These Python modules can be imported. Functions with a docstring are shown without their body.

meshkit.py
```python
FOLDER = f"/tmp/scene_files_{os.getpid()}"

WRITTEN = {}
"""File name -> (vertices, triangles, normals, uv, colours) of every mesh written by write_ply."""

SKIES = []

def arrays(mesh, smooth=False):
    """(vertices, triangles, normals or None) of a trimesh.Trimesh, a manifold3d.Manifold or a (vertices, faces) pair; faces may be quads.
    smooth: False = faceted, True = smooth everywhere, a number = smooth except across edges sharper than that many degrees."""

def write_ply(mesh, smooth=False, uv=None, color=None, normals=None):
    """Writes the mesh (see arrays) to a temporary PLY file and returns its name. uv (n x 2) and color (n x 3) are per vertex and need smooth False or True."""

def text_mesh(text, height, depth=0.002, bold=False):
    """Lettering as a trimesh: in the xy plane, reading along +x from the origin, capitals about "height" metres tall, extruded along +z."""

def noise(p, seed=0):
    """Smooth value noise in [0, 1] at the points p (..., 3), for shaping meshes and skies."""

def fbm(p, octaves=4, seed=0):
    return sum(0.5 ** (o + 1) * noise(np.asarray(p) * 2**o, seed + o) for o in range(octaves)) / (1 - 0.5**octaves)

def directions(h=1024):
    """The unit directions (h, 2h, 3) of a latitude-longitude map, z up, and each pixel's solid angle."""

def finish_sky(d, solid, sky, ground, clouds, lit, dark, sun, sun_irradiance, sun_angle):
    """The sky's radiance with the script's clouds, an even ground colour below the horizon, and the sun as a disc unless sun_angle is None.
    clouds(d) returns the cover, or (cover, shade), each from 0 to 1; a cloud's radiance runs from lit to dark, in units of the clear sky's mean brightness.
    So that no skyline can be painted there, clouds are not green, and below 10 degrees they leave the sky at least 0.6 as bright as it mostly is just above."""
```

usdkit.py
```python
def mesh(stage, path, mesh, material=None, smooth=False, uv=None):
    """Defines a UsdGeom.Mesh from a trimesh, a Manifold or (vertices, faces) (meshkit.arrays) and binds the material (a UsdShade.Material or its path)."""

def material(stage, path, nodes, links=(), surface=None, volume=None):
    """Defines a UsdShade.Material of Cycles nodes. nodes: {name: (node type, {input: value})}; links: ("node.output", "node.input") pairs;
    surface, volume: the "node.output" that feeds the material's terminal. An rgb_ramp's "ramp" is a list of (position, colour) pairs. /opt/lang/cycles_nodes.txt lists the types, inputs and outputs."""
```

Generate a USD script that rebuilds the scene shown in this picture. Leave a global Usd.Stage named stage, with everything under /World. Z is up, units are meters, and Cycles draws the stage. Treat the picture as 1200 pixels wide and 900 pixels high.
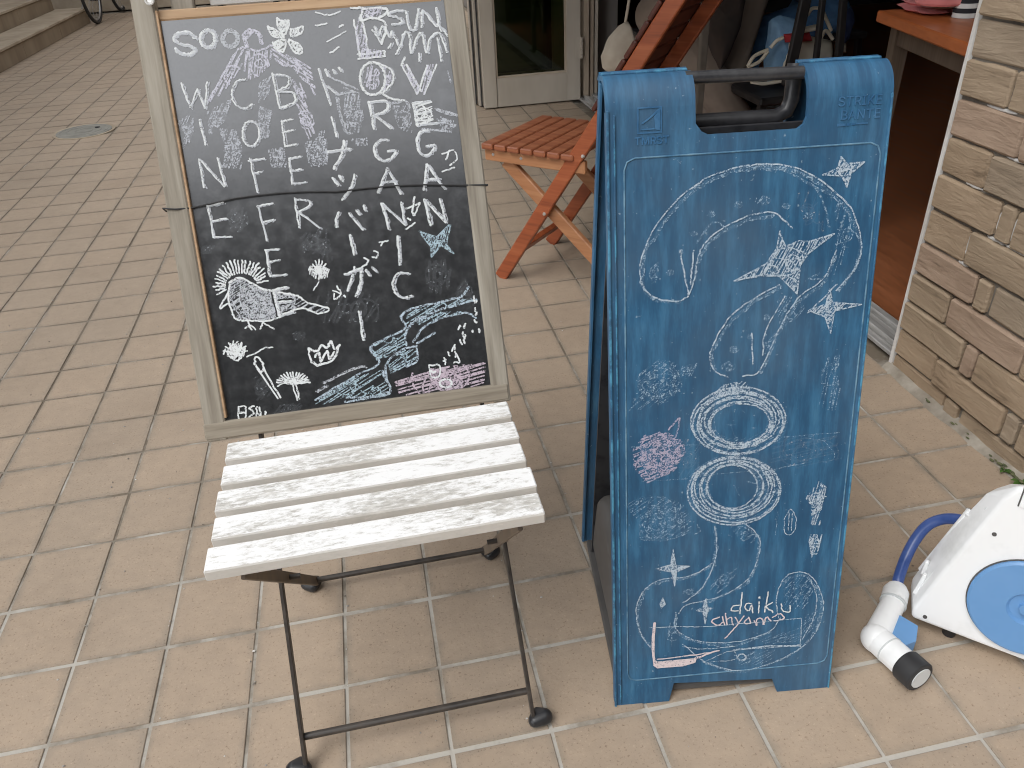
import math, random
import numpy as np, trimesh, manifold3d
from scipy.spatial import ConvexHull
from shapely.geometry import Polygon, LineString, Point, MultiPolygon, box as sbox
from shapely.ops import unary_union
from shapely import affinity
from pxr import Usd, UsdGeom, UsdLux, UsdShade, Gf, Sdf
import usdkit, meshkit

stage = Usd.Stage.CreateInMemory()
UsdGeom.SetStageUpAxis(stage, 'Z')
UsdGeom.SetStageMetersPerUnit(stage, 1.0)
UsdGeom.Xform.Define(stage, '/World')
rng = random.Random(7)
nrg = np.random.default_rng(7)

# ------------------------------------------------------------------ camera
CAM = np.array([-0.1473, -1.4344, 1.0683])
ROT = np.array([[0.9792, -0.1976, -0.0466], [-0.1456, -0.5235, -0.8395], [0.1415, 0.8288, -0.5414]])
_u, _s, _v = np.linalg.svd(ROT); ROT = _u @ _v
FPX = 914.43
cam = UsdGeom.Camera.Define(stage, '/World/camera')
cam.CreateHorizontalApertureAttr(36.0)
cam.CreateVerticalApertureAttr(27.0)
cam.CreateFocalLengthAttr(36.0 * FPX / 1200.0)
cam.CreateClippingRangeAttr((0.05, 200.0))
cam.CreateExposureAttr(1.2)
_m = np.eye(4); _m[0, :3] = ROT[0]; _m[1, :3] = -ROT[1]; _m[2, :3] = -ROT[2]; _m[3, :3] = CAM
UsdGeom.Xformable(cam).AddTransformOp().Set(Gf.Matrix4d(*_m.ravel().tolist()))

# ------------------------------------------------------------------ light: overcast daylight
SUN_DIR = np.array([-0.55, -0.35, 1.0]); SUN_DIR /= np.linalg.norm(SUN_DIR)
dome = UsdLux.DomeLight.Define(stage, '/World/sky')
sky = usdkit.material(stage, '/World/Looks/overcast_sky', {
    'sky': ('sky_texture', {'sky_type': 'single_scattering', 'sun_disc': False, 'sun_elevation': float(math.asin(SUN_DIR[2])), 'sun_rotation': float(math.atan2(SUN_DIR[0], SUN_DIR[1]))}),
    'tc': ('texture_coordinate', {}),
    'n': ('noise_texture', {'scale': 2.2, 'detail': 4.0}),
    'grey': ('hsv', {'saturation': 0.10, 'value': 1.0}),
    'cl': ('rgb_ramp', {'ramp': [(0.3, (0.8, 0.81, 0.83)), (0.7, (1.15, 1.15, 1.15))]}),
    'mul': ('mix', {'mix_type': 'multiply', 'fac': 1.0}),
    'bg': ('background_shader', {'strength': 0.15})},
    [('sky.color', 'grey.color'), ('tc.generated', 'n.vector'), ('n.fac', 'cl.fac'), ('grey.color', 'mul.color1'), ('cl.color', 'mul.color2'), ('mul.color', 'bg.color')], surface='bg.background')
UsdShade.MaterialBindingAPI.Apply(dome.GetPrim()).Bind(sky)
dome.GetPrim().SetCustomDataByKey('kind', 'structure')
sun = UsdLux.DistantLight.Define(stage, '/World/sun')
sun.CreateIntensityAttr(0.13); sun.CreateAngleAttr(35.0); sun.CreateNormalizeAttr(True)
sun.CreateColorAttr(Gf.Vec3f(1.0, 0.97, 0.92))
_z = SUN_DIR; _x = np.cross([0, 1, 0], _z); _x /= np.linalg.norm(_x); _y = np.cross(_z, _x)
_m = np.eye(4); _m[0, :3] = _x; _m[1, :3] = _y; _m[2, :3] = _z
UsdGeom.Xformable(sun).AddTransformOp().Set(Gf.Matrix4d(*_m.ravel().tolist()))


# ------------------------------------------------------------------ helpers
def ray(px, py):
    return ROT.T @ np.array([(px - 600) / FPX, (py - 450) / FPX, 1.0])


def on_plane(px, py, n, d):
    k = ray(px, py); n = np.asarray(n, float)
    return CAM + k * (d - n @ CAM) / (n @ k)


def at_y(px, py, y): return on_plane(px, py, (0, 1, 0), y)
def at_z(px, py, z=0.0): return on_plane(px, py, (0, 0, 1), z)


USED = {}
def numbered(parent, name):
    k = (parent, name); n = USED.get(k, -1) + 1; USED[k] = n
    return f'{parent}/{name}' if n == 0 else f'{parent}/{name}_{n:03d}'


def tag(p, label=None, cat=None, group=None, kind=None):
    p = p.GetPrim() if hasattr(p, 'GetPrim') else p
    for k, v in (('label', label), ('category', cat), ('group', group), ('kind', kind)):
        if v: p.SetCustomDataByKey(k, v)
    return p


def path_of(p): return '/World' if p is None else str((p.GetPrim() if hasattr(p, 'GetPrim') else p).GetPath())


def obj(name, mesh, mat, parent=None, smooth=False):
    pth = numbered(path_of(parent), name)
    if isinstance(mesh, list): mesh = trimesh.util.concatenate(mesh)
    return usdkit.mesh(stage, pth, mesh, mat, smooth=smooth).GetPrim()


def thing(name, label=None, cat=None, mat4=None, group=None, kind=None):
    x = UsdGeom.Xform.Define(stage, numbered('/World', name))
    if mat4 is not None: x.AddTransformOp().Set(Gf.Matrix4d(*np.asarray(mat4).T.ravel().tolist()))
    return tag(x, label, cat, group, kind)


def frame(o, ex, ey, ez):
    m = np.eye(4); m[:3, 0] = ex; m[:3, 1] = ey; m[:3, 2] = ez; m[:3, 3] = o
    return m


def hull(pts):
    return trimesh.convex.convex_hull(np.asarray(pts, float))


def cbox(c, s, ch=0.0, R=None):
    """box with chamfered edges"""
    h = np.asarray(s, float) / 2
    if ch <= 0:
        m = trimesh.creation.box(s)
    else:
        ch = min(ch, 0.45 * h.min() * 2)
        p = []
        for sg in np.ndindex(2, 2, 2):
            sg = np.array(sg) * 2 - 1
            for k in range(3):
                d = np.full(3, ch); d[k] = 0
                p.append(sg * (h - d))
        m = hull(p)
    if R is not None:
        T = np.eye(4); T[:3, :3] = R; m.apply_transform(T)
    m.apply_translation(c)
    return m


def bar(p, q, w, t, side, ch=0.001):
    """square bar from p to q; 'side' is roughly the direction of its width w"""
    p, q = np.asarray(p, float), np.asarray(q, float)
    d = q - p; L = np.linalg.norm(d); d /= L
    s = np.asarray(side, float); s = s - (s @ d) * d; s /= np.linalg.norm(s)
    return cbox((p + q) / 2, (L, w, t), ch, np.stack([d, s, np.cross(d, s)], 1))


def tube(pts, r, sides=10, closed=False, caps=True):
    p = np.asarray(pts, float); n = len(p)
    r = np.broadcast_to(r, (n,))
    t = np.roll(p, -1, 0) - np.roll(p, 1, 0) if closed else np.gradient(p, axis=0)
    t = t / (np.linalg.norm(t, axis=1, keepdims=True) + 1e-12)
    a = np.zeros_like(p)
    ref = np.array([0, 0, 1.0]) if abs(t[0][2]) < 0.9 else np.array([1.0, 0, 0])
    a[0] = np.cross(t[0], ref); a[0] /= np.linalg.norm(a[0])
    for i in range(1, n):
        v = a[i - 1] - (a[i - 1] @ t[i]) * t[i]; a[i] = v / (np.linalg.norm(v) + 1e-12)
    b = np.cross(t, a)
    ang = np.arange(sides) * 2 * np.pi / sides
    V = (p[:, None] + r[:, None, None] * (np.cos(ang)[None, :, None] * a[:, None] + np.sin(ang)[None, :, None] * b[:, None])).reshape(-1, 3)
    F = []
    for i in range(n if closed else n - 1):
        i2 = (i + 1) % n
        for j in range(sides):
            j2 = (j + 1) % sides
            A, B, C, D = i * sides + j, i * sides + j2, i2 * sides + j2, i2 * sides + j
            F += [[A, B, C], [A, C, D]]
    if not closed and caps:
        V = np.vstack([V, p[0], p[-1]]); c0, c1 = len(V) - 2, len(V) - 1
        for j in range(sides):
            j2 = (j + 1) % sides
            F += [[c0, j2, j], [c1, (n - 1) * sides + j, (n - 1) * sides + j2]]
    return trimesh.Trimesh(V, F, process=False)


def curve(pts, n=8, closed=False):
    """Catmull-Rom through the points"""
    p = np.asarray(pts, float)
    if len(p) < 3: return p
    if closed: q = np.vstack([p[-1], p, p[0], p[1]])
    else: q = np.vstack([2 * p[0] - p[1], p, 2 * p[-1] - p[-2]])
    out = []
    for i in range(1, len(q) - 2):
        for k in range(n):
            t = k / n
            out.append(0.5 * ((2 * q[i]) + (-q[i - 1] + q[i + 1]) * t + (2 * q[i - 1] - 5 * q[i] + 4 * q[i + 1] - q[i + 2]) * t * t + (-q[i - 1] + 3 * q[i] - 3 * q[i + 1] + q[i + 2]) * t ** 3))
    if not closed: out.append(q[-2])
    return np.array(out)


def cyl(p, q, r, r2=None, n=20):
    return tube([p, q], [r, r if r2 is None else r2], n)


def revolve(profile, p, axis, n=28):
    """profile (r, h) about the axis from p"""
    m = trimesh.creation.revolve(np.asarray(profile, float), sections=n)
    T = trimesh.geometry.align_vectors([0, 0, 1], axis); T[:3, 3] = p
    m.apply_transform(T)
    return m


def extrude(poly, h):
    ps = poly.geoms if hasattr(poly, 'geoms') else [poly]
    return trimesh.util.concatenate([trimesh.creation.extrude_polygon(g, h, engine='earcut') for g in ps if g.area > 1e-9])


def flat(poly):
    V, F, n = [], [], 0
    for g in (poly.geoms if hasattr(poly, 'geoms') else [poly]):
        if g.geom_type != 'Polygon' or g.area < 1e-8: continue
        v, f = trimesh.creation.triangulate_polygon(g, engine='earcut')
        V.append(v); F.append(np.asarray(f) + n); n += len(v)
    return np.vstack(V), np.vstack(F)


def spheres_body(bones, radii, joints, edge=0.02, it=12):
    """one continuous figure: every bone is the hull of the spheres at its ends, all joined and smoothed"""
    parts = []
    for a, b in bones:
        s = [manifold3d.Manifold.sphere(radii[k], 18).translate(tuple(float(x) for x in joints[k])) for k in (a, b)]
        parts.append(manifold3d.Manifold.batch_hull(s))
    m = manifold3d.Manifold.batch_boolean(parts, manifold3d.OpType.Add).refine_to_length(edge).to_mesh()
    t = trimesh.Trimesh(m.vert_properties[:, :3], m.tri_verts)
    trimesh.smoothing.filter_taubin(t, iterations=it)
    return t


# ------------------------------------------------------------------ materials
def look(name, nodes, links, surface='p.BSDF'):
    return usdkit.material(stage, '/World/Looks/' + name, nodes, links, surface=surface)


def mottled(name, c1, c2, scale=6.0, rough=0.6, bump=0.15, bscale=60.0, stretch=(1, 1, 1), coord='object', spec=0.5, detail=5.0, lo=0.35, hi=0.65, metallic=0.0, dist=0.002, coat=0.0):
    src = 'geo.position' if coord == 'world' else 'tc.object'
    return look(name, {
        'tc': ('texture_coordinate', {}), 'geo': ('geometry', {}),
        'map': ('mapping', {'scale': stretch}),
        'n': ('noise_texture', {'scale': scale, 'detail': detail, 'roughness': 0.6}),
        'b': ('noise_texture', {'scale': bscale, 'detail': 4.0}),
        'r': ('rgb_ramp', {'ramp': [(lo, c1), (hi, c2)]}),
        'rr': ('map_range', {'from_min': 0.3, 'from_max': 0.7, 'to_min': max(rough - 0.1, 0.03), 'to_max': min(rough + 0.12, 1.0)}),
        'bp': ('bump', {'strength': bump, 'distance': dist}),
        'p': ('principled_bsdf', {'specular_ior_level': spec, 'metallic': metallic, 'coat_weight': coat})},
        [(src, 'map.vector'), ('map.vector', 'n.vector'), ('map.vector', 'b.vector'), ('n.fac', 'r.fac'), ('n.fac', 'rr.value'), ('rr.result', 'p.roughness'),
         ('b.fac', 'bp.height'), ('bp.normal', 'p.normal'), ('r.color', 'p.base_color')])


M = {}
T = 0.15


def tile_look(name, tones, edge):
    """fired paving tile: own tone per tile, dirty greyish rim, pits and streaks"""
    return look(name, {
        'geo': ('geometry', {}),
        'cell': ('mapping', {'scale': (1 / T, 1 / T, 0.0), 'location': (40.0, 40.0, 0.0)}),
        'sep': ('separate_xyz', {}),
        'fx': ('math', {'math_type': 'fraction'}), 'fy': ('math', {'math_type': 'fraction'}),
        'ax': ('math', {'math_type': 'subtract', 'value2': 0.5}), 'ay': ('math', {'math_type': 'subtract', 'value2': 0.5}),
        'bx': ('math', {'math_type': 'absolute'}), 'by': ('math', {'math_type': 'absolute'}),
        'mx': ('math', {'math_type': 'smoothmax', 'value3': 0.1}),
        'gx': ('math', {'math_type': 'floor'}), 'gy': ('math', {'math_type': 'floor'}), 'id': ('combine_xyz', {'z': 0.5}),
        'wn': ('noise_texture', {'scale': 0.37, 'detail': 8.0, 'roughness': 0.9}),
        'tone': ('rgb_ramp', {'ramp': [(0.25 + 0.5 * i / (len(tones) - 1), c) for i, c in enumerate(tones)]}),
        'en': ('noise_texture', {'scale': 22.0, 'detail': 5.0, 'roughness': 0.65}),
        'esum': ('math', {'math_type': 'multiply_add', 'value2': 0.22}),
        'emask': ('map_range', {'from_min': 0.515, 'from_max': 0.625, 'to_min': 0.0, 'to_max': 0.8, 'clamp': True}),
        'e': ('mix', {'color2': edge}),
        'pit': ('noise_texture', {'scale': 230.0, 'detail': 3.0, 'roughness': 0.6}),
        'pitm': ('rgb_ramp', {'ramp': [(0.29, (0.62, 0.56, 0.52)), (0.41, (1, 1, 1)), (0.62, (1, 1, 1)), (0.72, (1.22, 1.22, 1.22))]}),
        'streak': ('mapping', {'scale': (34.0, 42.0, 1.0)}),
        'sn': ('noise_texture', {'scale': 1.0, 'detail': 4.0}),
        'sm': ('rgb_ramp', {'ramp': [(0.3, (0.95, 0.95, 0.95)), (0.7, (1.05, 1.045, 1.03))]}),
        'big': ('noise_texture', {'scale': 3.2, 'detail': 6.0, 'roughness': 0.62}),
        'bigm': ('rgb_ramp', {'ramp': [(0.28, (0.90, 0.89, 0.88)), (0.45, (1.0, 1.0, 1.0)), (0.7, (1.10, 1.10, 1.10))]}),
        'm1': ('mix', {'mix_type': 'multiply', 'fac': 1.0}), 'm2': ('mix', {'mix_type': 'multiply', 'fac': 1.0}), 'm3': ('mix', {'mix_type': 'multiply', 'fac': 1.0}),
        'hb': ('noise_texture', {'scale': 70.0, 'detail': 6.0, 'roughness': 0.7}),
        'bp': ('bump', {'strength': 0.35, 'distance': 0.002}),
        'p': ('principled_bsdf', {'roughness': 0.62, 'specular_ior_level': 0.35})},
        [('geo.position', 'cell.vector'), ('cell.vector', 'sep.vector'), ('sep.x', 'fx.value1'), ('sep.y', 'fy.value1'), ('fx.value', 'ax.value1'), ('fy.value', 'ay.value1'),
         ('ax.value', 'bx.value1'), ('ay.value', 'by.value1'), ('bx.value', 'mx.value1'), ('by.value', 'mx.value2'),
         ('sep.x', 'gx.value1'), ('sep.y', 'gy.value1'), ('gx.value', 'id.x'), ('gy.value', 'id.y'), ('id.vector', 'wn.vector'), ('wn.fac', 'tone.fac'),
         ('geo.position', 'en.vector'), ('en.fac', 'esum.value1'), ('mx.value', 'esum.value3'), ('esum.value', 'emask.value'), ('emask.result', 'e.fac'), ('tone.color', 'e.color1'),
         ('geo.position', 'pit.vector'), ('pit.fac', 'pitm.fac'), ('geo.position', 'streak.vector'), ('streak.vector', 'sn.vector'), ('sn.fac', 'sm.fac'),
         ('geo.position', 'big.vector'), ('big.fac', 'bigm.fac'),
         ('e.color', 'm1.color1'), ('pitm.color', 'm1.color2'), ('m1.color', 'm2.color1'), ('sm.color', 'm2.color2'), ('m2.color', 'm3.color1'), ('bigm.color', 'm3.color2'),
         ('geo.position', 'hb.vector'), ('hb.fac', 'bp.height'), ('bp.normal', 'p.normal'), ('m3.color', 'p.base_color')])


M['tile'] = tile_look('paving_tile', [(0.325, 0.250, 0.184), (0.365, 0.284, 0.210), (0.340, 0.270, 0.204), (0.395, 0.308, 0.228)], (0.245, 0.208, 0.166))
M['grout'] = look('grout', {
    'geo': ('geometry', {}), 'n': ('noise_texture', {'scale': 7.0, 'detail': 6.0, 'roughness': 0.65}), 'b': ('noise_texture', {'scale': 150.0, 'detail': 4.0}),
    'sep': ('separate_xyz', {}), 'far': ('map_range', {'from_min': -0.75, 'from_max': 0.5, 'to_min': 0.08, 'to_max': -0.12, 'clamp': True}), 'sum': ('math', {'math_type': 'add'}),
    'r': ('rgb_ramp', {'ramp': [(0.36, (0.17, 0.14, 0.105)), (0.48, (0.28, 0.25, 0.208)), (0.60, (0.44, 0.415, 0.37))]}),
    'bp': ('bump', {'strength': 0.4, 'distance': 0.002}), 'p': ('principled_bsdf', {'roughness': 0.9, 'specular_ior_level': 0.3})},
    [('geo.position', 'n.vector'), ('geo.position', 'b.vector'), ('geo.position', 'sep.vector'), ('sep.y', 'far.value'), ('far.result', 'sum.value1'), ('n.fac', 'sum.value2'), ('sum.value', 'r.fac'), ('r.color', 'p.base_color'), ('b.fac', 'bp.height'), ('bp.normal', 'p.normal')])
M['mortar'] = mottled('mortar', (0.42, 0.41, 0.39), (0.62, 0.61, 0.59), 14.0, 0.9, 0.4, 120.0, coord='world')
M['fillet'] = mottled('dirty_cement', (0.22, 0.19, 0.15), (0.38, 0.345, 0.29), 18.0, 0.9, 0.5, 120.0, coord='world')
M['joint'] = mottled('dark_joint', (0.10, 0.085, 0.07), (0.26, 0.235, 0.20), 10.0, 0.95, 0.4, 120.0, coord='world')
for i, (a, b) in enumerate([((0.33, 0.245, 0.165), (0.42, 0.32, 0.222)), ((0.315, 0.24, 0.165), (0.40, 0.31, 0.218)), ((0.33, 0.238, 0.172), (0.42, 0.31, 0.23)), ((0.29, 0.228, 0.164), (0.37, 0.295, 0.216))]):
    M[f'brick{i}'] = look(f'split_brick_tone_{"abcd"[i]}', {
        'geo': ('geometry', {}), 'mp': ('mapping', {'scale': (1.0, 0.30, 1.5)}),
        'n': ('noise_texture', {'scale': 26.0, 'detail': 6.0, 'roughness': 0.65, 'distortion': 0.6}),
        'r': ('rgb_ramp', {'ramp': [(0.28, tuple(0.62 * x for x in a)), (0.4, a), (0.68, b)]}),
        'h': ('noise_texture', {'scale': 30.0, 'detail': 8.0, 'roughness': 0.68, 'distortion': 1.8}),
        'bp': ('bump', {'strength': 0.85, 'distance': 0.007}),
        'p': ('principled_bsdf', {'roughness': 0.85, 'specular_ior_level': 0.3})},
        [('geo.position', 'mp.vector'), ('mp.vector', 'n.vector'), ('mp.vector', 'h.vector'), ('n.fac', 'r.fac'), ('r.color', 'p.base_color'), ('h.fac', 'bp.height'), ('bp.normal', 'p.normal')])
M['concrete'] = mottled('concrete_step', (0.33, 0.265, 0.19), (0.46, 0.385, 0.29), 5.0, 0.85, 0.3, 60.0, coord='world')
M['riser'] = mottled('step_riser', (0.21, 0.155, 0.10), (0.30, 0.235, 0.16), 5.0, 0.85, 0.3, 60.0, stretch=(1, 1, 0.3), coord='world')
M['beige_wall'] = mottled('beige_wall', (0.36, 0.29, 0.22), (0.45, 0.37, 0.29), 3.0, 0.85, 0.2, 40.0, coord='world')
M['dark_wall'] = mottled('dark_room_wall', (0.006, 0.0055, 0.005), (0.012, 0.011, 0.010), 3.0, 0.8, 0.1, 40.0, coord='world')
M['street_wall'] = mottled('street_wall', (0.13, 0.12, 0.11), (0.2, 0.185, 0.17), 2.0, 0.85, 0.2, 40.0, coord='world')
M['black_facade'] = mottled('charcoal_facade', (0.016, 0.016, 0.017), (0.028, 0.028, 0.03), 2.0, 0.7, 0.2, 40.0, coord='world')
M['shop_floor'] = mottled('red_wood_floor', (0.20, 0.068, 0.026), (0.30, 0.105, 0.042), 7.0, 0.5, 0.1, 50.0, stretch=(6, 0.6, 1), coord='world')
M['white_trim'] = mottled('white_corner_trim', (0.50, 0.48, 0.45), (0.66, 0.645, 0.62), 8.0, 0.5, 0.1, 60.0, coord='world')
M['door_paint'] = mottled('cream_door_paint', (0.40, 0.355, 0.295), (0.50, 0.45, 0.38), 5.0, 0.42, 0.08, 50.0, stretch=(1, 1, 0.3), coord='world')
M['door_edge'] = mottled('tan_door_edge', (0.36, 0.29, 0.22), (0.48, 0.40, 0.31), 6.0, 0.5, 0.1, 60.0, stretch=(1, 1, 0.2), coord='world')
M['rubber'] = mottled('black_rubber', (0.012, 0.012, 0.013), (0.025, 0.025, 0.026), 20.0, 0.55, 0.1, 100.0)
M['alu'] = mottled('worn_aluminium', (0.42, 0.41, 0.39), (0.6, 0.59, 0.57), 12.0, 0.4, 0.1, 80.0, stretch=(8, 0.5, 8), metallic=0.6, coord='world')
M['manhole'] = mottled('grey_manhole_iron', (0.19, 0.185, 0.16), (0.28, 0.27, 0.235), 14.0, 0.7, 0.5, 90.0, coord='world')
M['moss'] = mottled('moss', (0.05, 0.065, 0.025), (0.14, 0.14, 0.07), 60.0, 0.9, 0.5, 200.0, coord='world')
M['glass'] = look('door_glass', {'tr': ('transparent_bsdf', {'color': (0.72, 0.78, 0.70)}), 'gl': ('glossy_bsdf', {'color': (1, 1, 1), 'roughness': 0.03}), 'f': ('fresnel', {'IOR': 1.52}), 'mx': ('mix_closure', {})},
                  [('f.fac', 'mx.fac'), ('tr.BSDF', 'mx.closure1'), ('gl.BSDF', 'mx.closure2')], 'mx.closure') if False else None


def wood(name, c1, c2, c3, axis=0, scale=14.0, rough=0.5, bump=0.25, coord='object', coat=0.0):
    st = [6.0, 6.0, 6.0]; st[axis] = 0.35
    src = 'geo.position' if coord == 'world' else 'tc.object'
    return look(name, {
        'tc': ('texture_coordinate', {}), 'geo': ('geometry', {}), 'oi': ('object_info', {}),
        'map': ('mapping', {'scale': tuple(st)}),
        'n': ('noise_texture', {'scale': scale, 'detail': 6.0, 'roughness': 0.65, 'distortion': 0.3}),
        'n2': ('noise_texture', {'scale': scale * 0.2, 'detail': 3.0}),
        'r': ('rgb_ramp', {'ramp': [(0.28, c1), (0.5, c2), (0.72, c3)]}),
        'r2': ('rgb_ramp', {'ramp': [(0.3, (0.86, 0.86, 0.86)), (0.7, (1.1, 1.1, 1.1))]}),
        'mu': ('mix', {'mix_type': 'multiply', 'fac': 1.0}),
        'bp': ('bump', {'strength': bump, 'distance': 0.0015}),
        'p': ('principled_bsdf', {'roughness': rough, 'coat_weight': coat, 'coat_roughness': 0.2})},
        [(src, 'map.vector'), ('map.vector', 'n.vector'), ('map.vector', 'n2.vector'), ('n.fac', 'r.fac'), ('n2.fac', 'r2.fac'), ('r.color', 'mu.color1'), ('r2.color', 'mu.color2'), ('mu.color', 'p.base_color'), ('n.fac', 'bp.height'), ('bp.normal', 'p.normal')])


M['grey_wood_v'] = wood('weathered_grey_wood_upright', (0.17, 0.145, 0.112), (0.275, 0.245, 0.197), (0.36, 0.33, 0.275), 2, 16.0, 0.8)
M['grey_wood_h'] = wood('weathered_grey_wood_level', (0.16, 0.133, 0.10), (0.25, 0.217, 0.168), (0.325, 0.29, 0.235), 0, 16.0, 0.8)
M['tan_wood'] = wood('tan_wood', (0.27, 0.17, 0.09), (0.40, 0.26, 0.15), (0.47, 0.33, 0.20), 0, 14.0, 0.7)
M['red_wood'] = wood('red_stained_wood', (0.17, 0.038, 0.015), (0.31, 0.078, 0.028), (0.40, 0.125, 0.05), 0, 8.0, 0.4, 0.15, coat=0.15)
M['shaded_red_wood'] = wood('shaded_red_slat_wood', (0.045, 0.012, 0.008), (0.075, 0.018, 0.010), (0.12, 0.03, 0.015), 0, 8.0, 0.5, 0.15)  # darker copy of the red wood, shade of the back slats in its colour
M['orange_wood'] = wood('orange_stained_wood', (0.28, 0.115, 0.05), (0.41, 0.185, 0.085), (0.50, 0.26, 0.13), 0, 8.0, 0.42, 0.15, coat=0.1)
M['seat_wood'] = wood('worn_red_seat_wood', (0.17, 0.052, 0.024), (0.27, 0.088, 0.040), (0.38, 0.15, 0.072), 0, 10.0, 0.45, 0.2)
M['table_wood'] = wood('orange_table_wood', (0.28, 0.075, 0.022), (0.38, 0.105, 0.03), (0.44, 0.14, 0.045), 1, 8.0, 0.35, 0.1, coord='world')
M['dim_wood'] = wood('dull_brown_wood', (0.07, 0.048, 0.032), (0.11, 0.078, 0.055), (0.14, 0.10, 0.073), 2, 10.0, 0.6, coord='world')

M['worn_white'] = look('worn_white_painted_wood', {
    'tc': ('texture_coordinate', {}), 'oi': ('object_info', {}),
    'sh': ('combine_xyz', {}), 'add': ('mapping', {}), 'rm': ('math', {'math_type': 'multiply', 'value2': 31.0}),
    'map': ('mapping', {'scale': (5.0, 17.0, 14.0)}),
    'n': ('noise_texture', {'scale': 11.0, 'detail': 10.0, 'roughness': 0.82, 'distortion': 0.25}),
    'n2': ('noise_texture', {'scale': 0.9, 'detail': 3.0}),
    'sum': ('math', {'math_type': 'multiply_add', 'value2': 0.55}),
    'mk': ('map_range', {'from_min': 0.765, 'from_max': 0.88, 'to_min': 0.0, 'to_max': 0.92, 'clamp': True}),
    'g': ('noise_texture', {'scale': 16.0, 'detail': 6.0}),
    'wd': ('rgb_ramp', {'ramp': [(0.3, (0.30, 0.28, 0.245)), (0.7, (0.60, 0.58, 0.54))]}),
    'mx': ('mix', {'color1': (0.80, 0.80, 0.79)}),
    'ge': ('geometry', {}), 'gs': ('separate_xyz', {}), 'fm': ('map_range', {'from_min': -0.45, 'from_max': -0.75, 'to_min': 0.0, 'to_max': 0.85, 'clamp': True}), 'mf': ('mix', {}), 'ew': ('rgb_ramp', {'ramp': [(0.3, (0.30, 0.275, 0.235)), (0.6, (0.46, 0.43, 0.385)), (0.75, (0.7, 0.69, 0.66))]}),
    'bp': ('bump', {'strength': 0.3, 'distance': 0.001}),
    'p': ('principled_bsdf', {'roughness': 0.7})},
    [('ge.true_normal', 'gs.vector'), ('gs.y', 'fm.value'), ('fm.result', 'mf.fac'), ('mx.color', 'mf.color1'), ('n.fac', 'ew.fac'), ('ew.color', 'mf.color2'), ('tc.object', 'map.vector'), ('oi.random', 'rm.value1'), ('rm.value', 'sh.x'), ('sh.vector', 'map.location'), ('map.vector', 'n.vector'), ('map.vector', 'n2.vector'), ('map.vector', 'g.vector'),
     ('n2.fac', 'sum.value1'), ('n.fac', 'sum.value3'), ('sum.value', 'mk.value'), ('mk.result', 'mx.fac'), ('g.fac', 'wd.fac'), ('wd.color', 'mx.color2'), ('mf.color', 'p.base_color'), ('n.fac', 'bp.height'), ('bp.normal', 'p.normal')])
M['slat_edge'] = mottled('grey_slat_edge', (0.34, 0.315, 0.27), (0.6, 0.58, 0.53), 30.0, 0.85, 0.2, 80.0, stretch=(0.3, 1, 1))
M['iron'] = mottled('dark_brown_iron', (0.022, 0.018, 0.015), (0.05, 0.04, 0.032), 40.0, 0.45, 0.1, 120.0)
M['lit_iron'] = mottled('lit_brown_iron', (0.10, 0.075, 0.055), (0.19, 0.15, 0.11), 30.0, 0.6, 0.15, 120.0)  # lighter copy of the leg iron, light on broad faces put into colour
M['black_plastic'] = mottled('black_plastic', (0.012, 0.012, 0.013), (0.02, 0.02, 0.022), 30.0, 0.35, 0.05, 100.0)
M['grey_plastic'] = mottled('dark_grey_plastic', (0.06, 0.057, 0.054), (0.085, 0.08, 0.076), 10.0, 0.6, 0.1, 80.0)
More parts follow.
